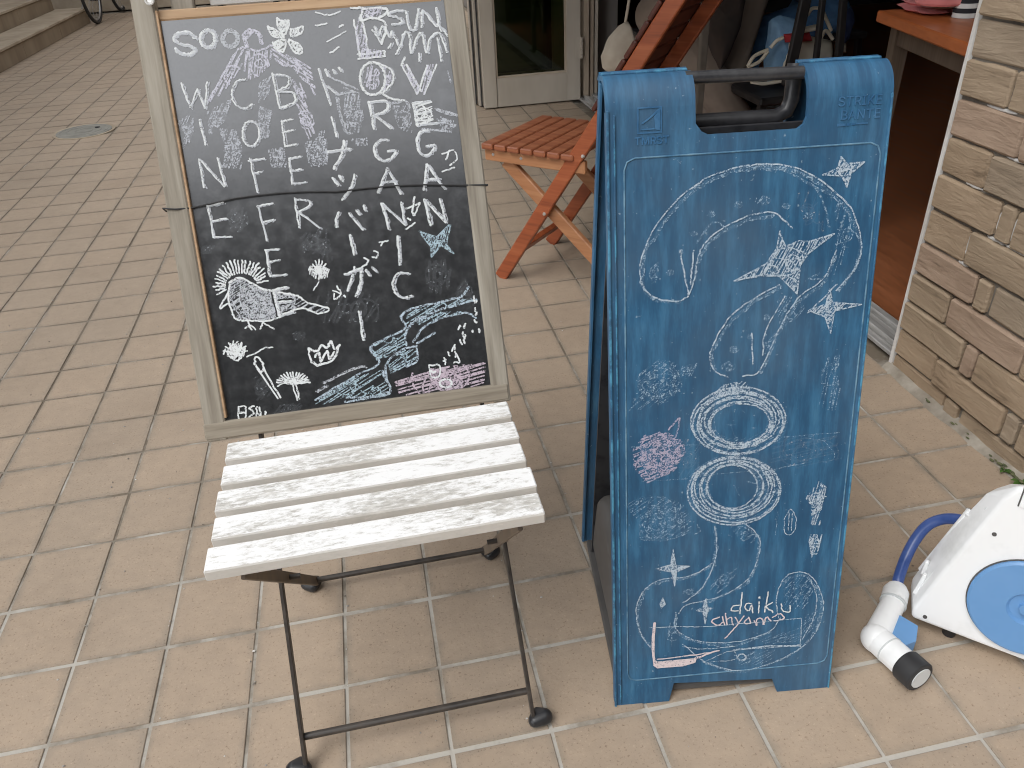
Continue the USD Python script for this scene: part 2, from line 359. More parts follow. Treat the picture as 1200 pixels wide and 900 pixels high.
M['slate'] = look('chalkboard_slate', {
    'tc': ('texture_coordinate', {}), 'mp': ('mapping', {'scale': (1, 1, 0.6)}),
    'n': ('noise_texture', {'scale': 9.0, 'detail': 6.0, 'roughness': 0.6}), 'n2': ('noise_texture', {'scale': 60.0, 'detail': 4.0}),
    'r': ('rgb_ramp', {'ramp': [(0.36, (0.005, 0.0053, 0.0056)), (0.6, (0.0085, 0.009, 0.0095)), (0.75, (0.017, 0.018, 0.019))]}),
    'rr': ('map_range', {'from_min': 0.3, 'from_max': 0.7, 'to_min': 0.17, 'to_max': 0.25}),
    'bp': ('bump', {'strength': 0.06, 'distance': 0.001}),
    'p': ('principled_bsdf', {'specular_ior_level': 1.0, 'ior': 1.82})},
    [('tc.object', 'mp.vector'), ('mp.vector', 'n.vector'), ('tc.object', 'n2.vector'), ('n.fac', 'r.fac'), ('r.color', 'p.base_color'), ('n2.fac', 'rr.value'), ('rr.result', 'p.roughness'), ('n2.fac', 'bp.height'), ('bp.normal', 'p.normal')])


def blue_plastic(name, worn=0.0):
    """blue writing-board plastic: vertical wipe streaks, chalk haze, scratches"""
    return look(name, {
        'tc': ('texture_coordinate', {}),
        'mv': ('mapping', {'scale': (20.0, 1.0, 3.0)}), 'sv': ('noise_texture', {'scale': 3.0, 'detail': 7.0, 'roughness': 0.7}),
        'hz': ('noise_texture', {'scale': 5.0, 'detail': 5.0, 'roughness': 0.6}),
        'fn': ('noise_texture', {'scale': 180.0, 'detail': 3.0}),
        'base': ('rgb_ramp', {'ramp': [(0.28, (0.011, 0.055, 0.118)), (0.46, (0.016, 0.076, 0.155)), (0.6, (0.028, 0.118, 0.225)), (0.76, (0.055, 0.175, 0.285))]}),
        'hm': ('map_range', {'from_min': 0.42, 'from_max': 0.75, 'to_min': 0.0, 'to_max': 0.36, 'clamp': True}),
        'mx': ('mix', {'color2': (0.12, 0.17, 0.22)}),
        'sp': ('map_range', {'from_min': 0.70, 'from_max': 0.76, 'to_min': 0.0, 'to_max': 0.5, 'clamp': True}),
        'm2': ('mix', {'color2': (0.35, 0.45, 0.52)}),
        'wn': ('noise_texture', {'scale': 34.0, 'detail': 6.0, 'roughness': 0.7}),
        'wm': ('map_range', {'from_min': 0.62 - worn * 0.25, 'from_max': 0.74 - worn * 0.25, 'to_min': 0.0, 'to_max': min(1.0, worn * 1.2), 'clamp': True}),
        'm3': ('mix', {'color2': (0.075, 0.28, 0.42)}),
        'bp': ('bump', {'strength': 0.12, 'distance': 0.001}),
        'p': ('principled_bsdf', {'roughness': 0.5, 'specular_ior_level': 0.45})},
        [('tc.object', 'mv.vector'), ('mv.vector', 'sv.vector'), ('tc.object', 'hz.vector'), ('tc.object', 'fn.vector'), ('sv.fac', 'base.fac'), ('base.color', 'mx.color1'), ('hz.fac', 'hm.value'), ('hm.result', 'mx.fac'),
         ('fn.fac', 'sp.value'), ('mx.color', 'm2.color1'), ('sp.result', 'm2.fac'), ('tc.object', 'wn.vector'), ('wn.fac', 'wm.value'), ('m2.color', 'm3.color1'), ('wm.result', 'm3.fac'), ('m3.color', 'p.base_color'), ('fn.fac', 'bp.height'), ('bp.normal', 'p.normal')])


M['blue'] = blue_plastic('blue_board_plastic')
M['blue_edge'] = blue_plastic('scuffed_blue_edge', 0.62)
M['blue_ridge'] = mottled('chalky_blue_ridge', (0.03, 0.12, 0.22), (0.15, 0.27, 0.36), 60.0, 0.7, 0.1, 200.0)


def chalk(name, col, cover=0.7, grain=480.0):
    t = 0.5 - (cover - 0.5) * 0.36
    return look(name, {
        'tc': ('texture_coordinate', {}), 'mp': ('mapping', {'scale': (1.0, 0.0, 1.0)}),
        'n': ('noise_texture', {'scale': grain, 'detail': 1.0, 'roughness': 0.6}), 'n2': ('noise_texture', {'scale': 150.0, 'detail': 4.0, 'roughness': 0.65}),
        'mul': ('math', {'math_type': 'multiply_add', 'value2': 0.45}), 'half': ('math', {'math_type': 'multiply', 'value2': 0.55}),
        'mk': ('map_range', {'from_min': t - 0.05, 'from_max': t + 0.06, 'to_min': 0.04, 'to_max': 0.97, 'clamp': True}),
        'tr': ('transparent_bsdf', {'color': (1, 1, 1)}), 'df': ('diffuse_bsdf', {'color': col}), 'mx': ('mix_closure', {})},
        [('tc.object', 'mp.vector'), ('mp.vector', 'n.vector'), ('mp.vector', 'n2.vector'), ('n2.fac', 'half.value1'), ('n.fac', 'mul.value1'), ('half.value', 'mul.value3'), ('mul.value', 'mk.value'), ('mk.result', 'mx.fac'), ('tr.BSDF', 'mx.closure1'), ('df.BSDF', 'mx.closure2')], 'mx.closure')


M['chalk'] = chalk('white_chalk', (0.66, 0.685, 0.69), 0.70)
M['chalk_ghost'] = chalk('second_pass_chalk', (0.46, 0.48, 0.51), 0.56)
M['chalk_soft'] = chalk('faint_white_chalk', (0.46, 0.48, 0.52), 0.42)
M['chalk_dust'] = chalk('chalk_dust', (0.30, 0.32, 0.34), 0.16, 400.0)
M['chalk_lilac'] = chalk('lilac_chalk', (0.54, 0.54, 0.61), 0.56)
M['chalk_pink'] = chalk('pink_chalk', (0.48, 0.40, 0.46), 0.60)
M['chalk_mauve'] = chalk('mauve_chalk', (0.40, 0.37, 0.47), 0.48)
M['chalk_rose'] = chalk('rose_chalk', (0.66, 0.57, 0.58), 0.72)
M['chalk_blue'] = chalk('pale_blue_chalk', (0.38, 0.49, 0.55), 0.52)
M['chalk_line'] = chalk('thin_white_chalk', (0.43, 0.51, 0.58), 0.53)
M['chalk_wash'] = chalk('washed_chalk', (0.25, 0.35, 0.44), 0.33)

M['white_plastic'] = mottled('white_plastic', (0.66, 0.67, 0.66), (0.79, 0.80, 0.80), 9.0, 0.36, 0.05, 80.0, lo=0.27, hi=0.45)
M['reel_blue'] = mottled('light_blue_plastic', (0.115, 0.265, 0.50), (0.14, 0.295, 0.54), 4.0, 0.35, 0.03, 80.0)
M['hose_blue'] = mottled('blue_hose_vinyl', (0.035, 0.07, 0.22), (0.055, 0.10, 0.29), 12.0, 0.3, 0.1, 60.0)
M['denim'] = mottled('blue_denim', (0.04, 0.11, 0.23), (0.09, 0.20, 0.36), 12.0, 0.85, 0.5, 220.0, coord='world')
M['denim_light'] = mottled('pale_denim', (0.13, 0.26, 0.42), (0.22, 0.38, 0.56), 14.0, 0.85, 0.5, 220.0, coord='world')
M['beige_cloth'] = mottled('beige_cloth', (0.19, 0.145, 0.112), (0.27, 0.215, 0.172), 6.0, 0.9, 0.4, 140.0, coord='world')
M['canvas'] = mottled('cream_canvas', (0.32, 0.27, 0.21), (0.44, 0.385, 0.31), 7.0, 0.9, 0.4, 200.0, coord='world')
M['cream'] = mottled('cream_leather', (0.62, 0.56, 0.44), (0.74, 0.68, 0.56), 9.0, 0.6, 0.2, 90.0, coord='world')
M['dark_cloth'] = mottled('dark_cloth', (0.012, 0.012, 0.016), (0.03, 0.03, 0.036), 10.0, 0.9, 0.3, 120.0, coord='world')
M['navy_cloth'] = mottled('navy_cloth', (0.012, 0.02, 0.06), (0.03, 0.045, 0.11), 10.0, 0.9, 0.3, 120.0, coord='world')
M['skin'] = mottled('skin', (0.42, 0.25, 0.17), (0.5, 0.31, 0.22), 6.0, 0.5, 0.05, 90.0)
M['hair'] = mottled('black_hair', (0.012, 0.01, 0.009), (0.03, 0.025, 0.022), 30.0, 0.5, 0.4, 120.0, stretch=(5, 5, 0.5))
M['red'] = mottled('red_cloth', (0.30, 0.015, 0.02), (0.4, 0.03, 0.035), 10.0, 0.8, 0.2, 90.0, coord='world')
M['white_cloth'] = mottled('white_cloth', (0.7, 0.7, 0.68), (0.8, 0.8, 0.78), 10.0, 0.8, 0.2, 90.0, coord='world')
M['black_wood'] = mottled('black_wood', (0.008, 0.007, 0.007), (0.018, 0.015, 0.014), 9.0, 0.5, 0.1, 60.0, coord='world')
M['dark_metal'] = mottled('dark_bronze_metal', (0.075, 0.062, 0.05), (0.13, 0.11, 0.09), 9.0, 0.45, 0.1, 60.0, coord='world')
M['pink_cloth'] = mottled('pink_cloth', (0.68, 0.20, 0.20), (0.8, 0.30, 0.29), 10.0, 0.9, 0.4, 120.0, coord='world')
M['steel'] = mottled('brushed_steel', (0.45, 0.44, 0.43), (0.6, 0.59, 0.58), 8.0, 0.3, 0.05, 60.0, stretch=(1, 1, 8), metallic=0.9)
M['bike_grey'] = mottled('silver_bike_metal', (0.4, 0.4, 0.4), (0.55, 0.55, 0.55), 9.0, 0.3, 0.02, 60.0, metallic=0.8)
M['white_box'] = mottled('white_painted_box', (0.66, 0.65, 0.62), (0.76, 0.75, 0.72), 4.0, 0.6, 0.1, 60.0, coord='world')
M['leaf'] = look('weed_leaf', {'oi': ('geometry', {}), 'n': ('noise_texture', {'scale': 40.0}), 'r': ('rgb_ramp', {'ramp': [(0.3, (0.04, 0.09, 0.02)), (0.7, (0.11, 0.2, 0.05))]}), 'd': ('diffuse_bsdf', {}), 't': ('translucent_bsdf', {}), 'm': ('mix_closure', {'fac': 0.3})},
                 [('oi.position', 'n.vector'), ('n.fac', 'r.fac'), ('r.color', 'd.color'), ('r.color', 't.color'), ('d.BSDF', 'm.closure1'), ('t.BSDF', 'm.closure2')], 'm.closure')
M['glass'] = look('door_glass', {'tr': ('transparent_bsdf', {'color': (0.52, 0.57, 0.46)}), 'gl': ('glossy_bsdf', {'color': (1, 1, 1), 'roughness': 0.03}), 'f': ('fresnel', {'IOR': 1.5}), 'mx': ('mix_closure', {})},
                  [('f.fac', 'mx.fac'), ('tr.BSDF', 'mx.closure1'), ('gl.BSDF', 'mx.closure2')], 'mx.closure')

# ------------------------------------------------------------------ the pavement: every tile its own piece
pave = thing('pavement', 'tan square paving tiles with pale grout', kind='structure')
X0, X1, Y0, Y1 = -19, 7, -20, 61      # tile columns and rows
ground = trimesh.creation.box((40, 40, 0.02)); ground.apply_translation((0, 0, -0.0145))
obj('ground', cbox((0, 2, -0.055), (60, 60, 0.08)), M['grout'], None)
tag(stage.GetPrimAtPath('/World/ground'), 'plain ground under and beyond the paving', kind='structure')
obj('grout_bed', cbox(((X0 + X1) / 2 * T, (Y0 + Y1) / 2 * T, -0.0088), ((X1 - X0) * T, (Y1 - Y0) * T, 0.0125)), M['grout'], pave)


def tile_mesh(i, j):
    ax, ay, b = T - 2 * 0.0029, T - 2 * 0.0040, 0.0010
    cx, cy = (i + 0.5) * T + rng.uniform(-.0006, .0006), (j + 0.5) * T + rng.uniform(-.0006, .0006)
    dz = rng.uniform(-0.0008, 0.0003); tx, ty = rng.uniform(-.006, .006), rng.uniform(-.006, .006)
    V = []
    for h, z in ((0, -0.008), (0, -b), (b, 0.0)):
        for sx, sy in ((-1, -1), (1, -1), (1, 1), (-1, 1)):
            x, y = sx * (ax / 2 - h), sy * (ay / 2 - h)
            V.append((cx + x, cy + y, z + (dz + tx * x + ty * y if z > -0.005 else 0)))
    F = []
    for l in (0, 4):
        for k in range(4):
            k2 = (k + 1) % 4
            F += [[l + k, l + k2, l + 4 + k2], [l + k, l + 4 + k2, l + 4 + k]]
    F += [[8, 9, 10], [8, 10, 11]]
    return trimesh.Trimesh(V, F, process=False)


def to_px(p):
    q = (np.atleast_2d(p) - CAM) @ ROT.T
    z = np.where(q[:, 2] > 0.05, q[:, 2], 0.05)
    return np.stack([600 + FPX * q[:, 0] / z, 450 + FPX * q[:, 1] / z], 1), q[:, 2]


MANHOLE = np.array([-1.67, 3.405]); MR = 0.165
cells = []
for i in range(X0, X1):
    for j in range(Y0, Y1):
        c = np.array([[(i + sx) * T, (j + sy) * T, 0] for sx, sy in ((0, 0), (1, 0), (1, 1), (0, 1))])
        uv, z = to_px(c)
        vis = z.min() > 0.1 and uv[:, 0].max() > 0 and uv[:, 0].min() < 1200 and uv[:, 1].max() > 0 and uv[:, 1].min() < 900
        area = 0.5 * abs(np.sum(uv[:, 0] * np.roll(uv[:, 1], -1) - uv[:, 1] * np.roll(uv[:, 0], -1))) if vis else 0
        cells.append((area, i, j))
cells.sort(reverse=True)
rest = []
for k, (area, i, j) in enumerate(cells):
    m = tile_mesh(i, j)
    cc = np.array([(i + .5) * T, (j + .5) * T])
    if np.linalg.norm(cc - MANHOLE) < MR - 0.06: continue
    if k < 300: obj('tile', m, M['tile'], pave)
    else: rest.append(m)
tag(obj('tile_field', rest, M['tile'], pave), 'smaller tiles receding down the lane', kind='stuff')

mh = thing('manhole_cover', 'round grey manhole cover set in the tiles left of the chalkboard', 'manhole cover', frame((MANHOLE[0], MANHOLE[1], 0), *np.eye(3)))
obj('ring', revolve([(0.0, -0.004), (MR, -0.004), (MR, 0.0035), (MR - 0.014, 0.0035), (MR - 0.016, 0.001), (0, 0.001)], (0, 0, 0), (0, 0, 1), 48), M['concrete'], mh, 30)
lid = [revolve([(0, 0), (MR - 0.018, 0), (MR - 0.02, 0.0045), (0, 0.0045)], (0, 0, 0), (0, 0, 1), 48)]
for r_ in (0.045, 0.09, 0.125): lid.append(tube([(r_ * math.cos(a), r_ * math.sin(a), 0.0045) for a in np.linspace(0, 6.283, 33)[:-1]], 0.002, 6, True))
obj('lid', lid, M['manhole'], mh)
obj('pick_hole', cyl((0.06, 0.05, 0.003), (0.06, 0.05, 0.0085), 0.013), M['rubber'], mh)

# ------------------------------------------------------------------ steps, far wall, far things
for k, (x1, x0, z) in enumerate([(-2.82, -3.14, 0.15), (-3.14, -3.9, 0.30)]):
    st = thing('concrete_step', ['lower beige concrete step along the left of the lane', 'upper beige concrete step behind the lower one'][k], 'step', group=None)
    n = 6
    for q in range(n):
        ya, yb = 2.0 + q * 6.45 / n, 2.0 + (q + 1) * 6.45 / n
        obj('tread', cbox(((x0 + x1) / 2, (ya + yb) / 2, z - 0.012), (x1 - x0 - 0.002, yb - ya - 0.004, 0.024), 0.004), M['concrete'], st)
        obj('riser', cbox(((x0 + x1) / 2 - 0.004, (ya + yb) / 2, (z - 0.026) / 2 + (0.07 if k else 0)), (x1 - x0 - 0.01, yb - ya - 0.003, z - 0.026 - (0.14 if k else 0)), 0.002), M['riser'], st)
lb = thing('left_building', 'brown facade above the concrete steps at far left', 'building')
obj('wall', cbox((-4.4, 4.0, 2.1), (1.0, 11.0, 4.2)), M['street_wall'], lb)
obj('plinth', cbox((-3.895, 5.0, 0.5), (0.03, 8.0, 0.45), 0.003), M['tan_wood'], lb)
bb = thing('facing_building', 'beige building wall closing the far end of the lane', 'building')
obj('wall', cbox((-0.8, 9.7, 1.6), (7.0, 0.5, 3.2)), M['beige_wall'], bb)
obj('plinth', cbox((-0.8, 9.43, 0.09), (7.0, 0.05, 0.18), 0.004), M['concrete'], bb)
nb = thing('near_building', 'charcoal building across the lane behind the viewer', 'building')
obj('wall', cbox((0, -7.5, 2.7), (12.0, 0.6, 5.4)), M['black_facade'], nb)
obj('ledge', cbox((0, -7.17, 3.0), (9.0, 0.08, 0.16), 0.01), M['black_facade'], nb)

wb = thing('planter_box', 'low white box by the far wall just above the chalkboard', 'box', frame((-1.18, 8.72, 0), *np.eye(3)))
obj('box', [cbox((0, 0, 0.21), (0.80, 0.3, 0.30), 0.01)], M['white_box'], wb)
obj('foot', cbox((-0.3, 0, 0.03), (0.06, 0.26, 0.06), 0.004), M['black_plastic'], wb)
obj('foot', cbox((0.3, 0, 0.03), (0.06, 0.26, 0.06), 0.004), M['black_plastic'], wb)
pl = thing('thin_post', 'thin black post right of the low white box', 'post', frame((-0.73, 8.55, 0), *np.eye(3)))
obj('pole', cyl((0, 0, 0.01), (0, 0, 1.1), 0.015), M['iron'], pl, 30)
obj('base', revolve([(0, 0), (0.07, 0), (0.07, 0.008), (0.02, 0.02), (0, 0.02)], (0, 0, 0), (0, 0, 1)), M['iron'], pl, 30)
pt = thing('plant_pot', 'dark pot with green shrub by the far wall', 'plant', frame((-0.53, 8.62, 0), *np.eye(3)))
obj('pot', revolve([(0, 0), (0.14, 0), (0.17, 0.26), (0.18, 0.28), (0.15, 0.28), (0.14, 0.24), (0, 0.24)], (0, 0, 0), (0, 0, 1)), M['black_plastic'], pt, 30)
lv = []
for k in range(160):
    d = nrg.normal(size=3); d /= np.linalg.norm(d); d[2] = abs(d[2]); c = d * rng.uniform(0.05, 0.2) + np.array([-0.03, 0, 0.25])
    a = nrg.normal(size=3); a /= np.linalg.norm(a); b = np.cross(a, d + 0.01); b /= np.linalg.norm(b) + 1e-9
    lv.append(trimesh.Trimesh([c - a * .03, c + b * .012, c + a * .03, c - b * .012], [[0, 1, 2], [0, 2, 3]], process=False))
tag(obj('foliage', lv, M['leaf'], pt), kind='stuff')

# bicycle by the end of the steps: wheel seen nearly from behind
bk = thing('bicycle', 'parked bicycle at the far end of the steps', 'bicycle', frame((-2.715, 8.30, 0), (0.03, 0.99955, 0), (-0.99955, 0.03, 0), (0, 0, 1)))
for cx in (0.0, 1.02):
    a = np.linspace(0, 2 * np.pi, 40, endpoint=False)
    ring = lambda r: np.stack([cx + r * np.cos(a), 0 * a, 0.31 + r * np.sin(a)], 1)
    w = obj('wheel', [tube(ring(0.272), 0.009, 8, True)] + [cyl((cx, sgn * 0.025, 0.31), (cx + 0.27 * math.cos(t), 0, 0.31 + 0.27 * math.sin(t)), 0.0012, n=4) for t, sgn in zip(np.linspace(0, 2 * np.pi, 28, endpoint=False), [1, -1] * 14)] + [cyl((cx, -0.045, 0.31), (cx, 0.045, 0.31), 0.02)], M['bike_grey'], bk, 30)
    obj('tyre', tube(ring(0.295), 0.017, 10, True), M['rubber'], w, True)
    a2 = np.linspace(0.15 * np.pi, 1.0 * np.pi, 16)
    obj('mudguard', tube(np.stack([cx + 0.325 * np.cos(a2), 0 * a2, 0.31 + 0.325 * np.sin(a2)], 1), 0.014, 8), M['bike_grey'], bk, 30)
bbk, hd, st_ = (0.44, 0, 0.28), (0.86, 0, 0.78), (0.30, 0, 0.72)
obj('frame', [cyl(bbk, hd, 0.016), cyl(bbk, st_, 0.015), cyl(st_, hd, 0.014), cyl((0, 0.05, 0.31), bbk, 0.01), cyl((0, -0.05, 0.31), bbk, 0.01), cyl((0, 0.05, 0.31), st_, 0.008), cyl((0, -0.05, 0.31), st_, 0.008)], M['iron'], bk, 30)
obj('fork', [cyl((1.02, 0.05, 0.31), (0.9, 0.04, 0.66), 0.01), cyl((1.02, -0.05, 0.31), (0.9, -0.04, 0.66), 0.01), cyl((0.9, 0, 0.66), (0.84, 0, 0.95), 0.014)], M['iron'], bk, 30)
obj('handlebar', tube(curve([(0.70, 0.28, 0.98), (0.82, 0.2, 1.0), (0.84, 0, 0.95), (0.82, -0.2, 1.0), (0.70, -0.28, 0.98)]), 0.011, 8), M['bike_grey'], bk, 30)
obj('saddle', hull([(0.14, 0.09, 0.83), (0.14, -0.09, 0.83), (0.2, 0.1, 0.86), (0.2, -0.1, 0.86), (0.42, 0.02, 0.86), (0.42, -0.02, 0.86), (0.42, 0, 0.82), (0.16, 0, 0.78)]), M['rubber'], bk, 30)
obj('seat_post', cyl(st_, (0.27, 0, 0.82), 0.012), M['bike_grey'], bk, 30)
obj('kickstand', cyl((0.02, 0.06, 0.3), (-0.05, 0.16, 0.01), 0.008), M['bike_grey'], bk, 30)
for s in (-1, 1): obj('pedal', [cbox((0.44 + s * 0.12, s * 0.13, 0.28 - s * 0.1), (0.09, 0.08, 0.02), 0.004), cyl((0.44, s * 0.06, 0.28), (0.44 + s * 0.12, s * 0.08, 0.28 - s * 0.1), 0.008)], M['rubber'], bk)

# ------------------------------------------------------------------ shop building on the right
WX = 1.059
sh = thing('shop_building', 'shop front with a wide dark open doorway', 'building')
obj('lintel', cbox((1.22, 1.55, 3.55), (0.26, 3.2, 2.9)), M['street_wall'], sh)
aw = obj('awning', cbox((0.36, 2.65, 2.12), (1.40, 5.5, 0.03), 0.004), M['black_facade'], sh)  # unseen canopy added to darken the doorway and the tiles before it
obj('awning_valance', cbox((-0.345, 2.65, 1.99), (0.012, 5.5, 0.24), 0.003), M['black_facade'], aw)  # added with the canopy to cut more skylight
obj('upper_wall', cbox((1.22, -2.5, 4.1), (0.24, 4.9, 1.75)), M['street_wall'], sh)
obj('wall', cbox((1.22, 6.2, 2.5), (0.26, 6.1, 5.0)), M['street_wall'], sh)
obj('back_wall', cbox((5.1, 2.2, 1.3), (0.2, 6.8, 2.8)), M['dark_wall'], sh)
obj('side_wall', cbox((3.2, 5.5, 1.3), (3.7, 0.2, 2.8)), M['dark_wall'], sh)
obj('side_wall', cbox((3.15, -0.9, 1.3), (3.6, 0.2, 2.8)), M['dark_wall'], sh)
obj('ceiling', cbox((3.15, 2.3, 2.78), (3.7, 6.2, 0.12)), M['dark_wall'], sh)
obj('roof', cbox((3.15, 2.3, 5.06), (4.4, 13.5, 0.12)), M['street_wall'], sh)
fl = obj('shop_floor', cbox((3.25, 2.3, -0.005), (4.06, 6.2, 0.03)), M['shop_floor'], None)
tag(fl, 'reddish brown wooden floor inside the shop', kind='structure')
for q, (w, z) in enumerate(((0.030, 0.012), (0.012, 0.024), (0.030, 0.014), (0.012, 0.026))):
    obj('door_track', cbox((1.105 + q * 0.026, 1.54, z / 2), (0.022, 3.02, z), 0.002), M['alu'], sh)

bw = thing('brick_wall', 'tan split-face brick wall beside the shop doorway at right', 'wall')
obj('core', cbox((1.163, -1.35, 1.61), (0.186, 2.74, 3.22)), M['mortar'], bw)
obj('recess', cbox((1.0685, -1.345, 0.75), (0.004, 2.72, 1.5)), M['joint'], bw)
obj('corner_trim', [cbox((1.157, 0.027, 0.70), (0.19, 0.010, 1.4), 0.002)], M['white_trim'], bw)
ZR = [0.0, 0.047, 0.117, 0.192, 0.266, 0.340, 0.4195, 0.499, 0.577, 0.655, 0.731, 0.805, 0.881, 0.957, 1.033, 1.109, 1.185]


def brick_mesh(y0, y1, z0, z1, proud):
    m_ = 0.0042; n_ = max(2, int((y1 - y0) / 0.022)); fy, fz = m_ / (y1 - y0), m_ / (z1 - z0)
    ys, zs = np.r_[0, np.linspace(fy, 1 - fy, n_), 1], np.r_[0, np.linspace(fz, 1 - fz, 4), 1]; ny, nz = len(ys), len(zs)
    V, F = [], []
    sd = rng.randrange(1000)
    for a in ys:
        for b in zs:
            y, z = y0 + a * (y1 - y0), z0 + b * (z1 - z0)
            ed = min(a, 1 - a) * (y1 - y0), min(b, 1 - b) * (z1 - z0)
            e = min(ed)
            nn = meshkit.fbm(np.array([[y * 11, z * 26, sd]]), 4, sd)[0] - 0.5
            depth = proud + 0.008 * nn if e > 1e-6 else proud - 0.0045
            if e <= 1e-6:
                jy, jz = (meshkit.noise(np.array([[y * 40, z * 40, sd + 3.0]]), 5)[0] - .5) * 0.0035, (meshkit.noise(np.array([[y * 40, z * 40, sd + 9.0]]), 8)[0] - .5) * 0.0035
                rad = 0.0035 if ed[0] < 1e-6 and ed[1] < 1e-6 else 0.0
                y += jy + (rad if a < .5 else -rad); z += jz + (rad if b < .5 else -rad) * 0.8
            V.append((WX + 0.009 - depth, y, z))
    nV = len(V)
    for i in range(ny - 1):
        for j in range(nz - 1):
            A, B, C, D = i * nz + j, (i + 1) * nz + j, (i + 1) * nz + j + 1, i * nz + j + 1
            F += [[A, C, B], [A, D, C]]
    loop = [i * nz for i in range(ny)] + [(ny - 1) * nz + j for j in range(1, nz)] + [i * nz + nz - 1 for i in range(ny - 2, -1, -1)] + [j for j in range(nz - 2, 0, -1)]
    for k in loop: V.append((WX + 0.012, V[k][1], V[k][2]))
    for k in range(len(loop)):
        k2 = (k + 1) % len(loop)
        F += [[loop[k], loop[k2], nV + k2], [loop[k], nV + k2, nV + k]]
    return trimesh.Trimesh(V, F, process=False)


far_bricks = []
for r in range(len(ZR) - 1):
    z0, z1 = ZR[r] + 0.003, ZR[r + 1] - 0.0035
    y = 0.019
    j = lambda v: v + rng.uniform(-.003, .003)
    if r % 2: lens = [0.135, 0.222]
    else: lens = [0.194, 0.042]
    if r == 1: lens = [0.145, 0.218]
    if r == 0: lens = [0.199, 0.05]
    if r == 2: lens = [0.21, 0.04]
    full = [lens[0], lens[1]]
    while sum(full) < 2.6: full += [0.20, 0.042] if r % 2 == 0 else [0.04, 0.21]
    for L in full:
        y1 = y - L
        m = brick_mesh(y1 + 0.003, y - 0.003, z0 + rng.uniform(-.001, .001), z1 + rng.uniform(-.0015, .001), (0.009 if r == 0 else 0.011) + rng.uniform(-.003, .004))
        if y > -0.62 and r < 12: obj('brick', m, M[f'brick{rng.randrange(4)}'], bw, 25)
        else: far_bricks.append(m)
        y = y1 + rng.uniform(-.002, .002)
tag(obj('brick_field', far_bricks, M['brick0'], bw), kind='stuff')
# pale mortar smears left in some of the joints
sm = []
for (yy, zz, L, vert) in [(-0.105, 0.69, 0.05, 1), (-0.1, 0.655, 0.08, 0), (-0.176, 0.61, 0.05, 1), (-0.172, 0.578, 0.06, 0), (-0.105, 0.54, 0.055, 1), (-0.085, 0.4995, 0.05, 0), (-0.175, 0.455, 0.04, 1), (-0.215, 0.452, 0.05, 1), (-0.115, 0.385, 0.05, 1), (-0.18, 0.419, 0.05, 0), (-0.24, 0.42, 0.07, 0), (-0.34, 0.69, 0.05, 1), (-0.23, 0.577, 0.05, 0), (-0.115, 0.34, 0.03, 0)]:
    k = 9; ts = np.linspace(-0.5, 0.5, k)
    p = np.array([[1.0650 , yy + (rng.uniform(-.0012, .0012) if vert else t * L), zz + (t * L if vert else rng.uniform(-.001, .001))] for t in ts])
    sm.append(tube(p, np.interp(np.abs(ts), [0, .35, .5], [0.0036, 0.0033, 0.001]), 6))
tag(obj('mortar_smear', sm, M['mortar'], bw, True), kind='stuff')
# cement fillet and moss at the foot of the wall
V, F = [], []
ys = np.linspace(0.03, -2.6, 150)
for k, yy in enumerate(ys):
    w = 0.018 + 0.012 * (meshkit.noise(np.array([[yy * 16, 0, 0]]), 3)[0] - .3); hh = 0.010 + 0.008 * meshkit.noise(np.array([[yy * 21, 4, 0]]), 4)[0]
    V += [(WX + 0.008, yy, hh), (WX - 0.004, yy, hh * 0.75), (WX - w * 0.6, yy, 0.004), (WX - w, yy, -0.003)]
for k in range(len(ys) - 1):
    for q in range(3):
        A = k * 4 + q; F += [[A, A + 1, A + 5], [A, A + 5, A + 4]]
obj('cement_fillet', trimesh.Trimesh(V, F, process=False), M['fillet'], bw, True)
ms = []
for k in range(55):
    yy = -0.10 - 0.45 * rng.random() ** 0.6
    if rng.random() < 0.4: yy = rng.uniform(-0.36, -0.44)
    m = trimesh.creation.icosphere(1, rng.uniform(0.0015, 0.0038)); m.apply_scale((1, 1.9, 0.4)); m.apply_translation((WX - rng.uniform(-0.002, 0.016), yy, rng.uniform(0.003, 0.010))); ms.append(m)
mo = obj('moss', ms, M['moss'], None, True); tag(mo, 'green moss in the seam at the foot of the brick wall', 'moss', kind='stuff')


def weed(c, n, h, lab):
    w = thing('weed', lab, 'weed', frame(c, *np.eye(3)))
    r = random.Random(int(abs(c[1]) * 1000)); lf = []
    for k in range(n):
        a = r.uniform(0, 2 * math.pi); d = np.array([math.cos(a), math.sin(a), 0]); L = h * r.uniform(.6, 1.1); s = np.cross(d, [0, 0, 1]) * L * 0.22
        p0 = np.array([0, 0, 0.0]); p1 = d * L * .35 + np.array([0, 0, L * .55]); p2 = d * L * .8 + np.array([0, 0, L * .65]); p3 = d * L * 1.1 + np.array([0, 0, L * .45])
        Vv = [p0, p1 - s * .8, p1 + s * .8, p2 - s, p2 + s, p3]
        lf.append(trimesh.Trimesh(Vv, [[0, 1, 2], [1, 3, 4], [1, 4, 2], [3, 5, 4]], process=False))
    for m in lf: obj('leaf', m, M['leaf'], w)
weed((1.043, -0.40, 0.0), 9, 0.013, 'small green weed at the wall foot behind the hose reel')
weed((1.045, -0.445, 0.0), 12, 0.018, 'larger green weed hidden close behind the hose reel')

# ------------------------------------------------------------------ folding glass door at the far side of the doorway
fd = thing('folding_door', 'cream framed folding glass door beyond the red chair', 'door')


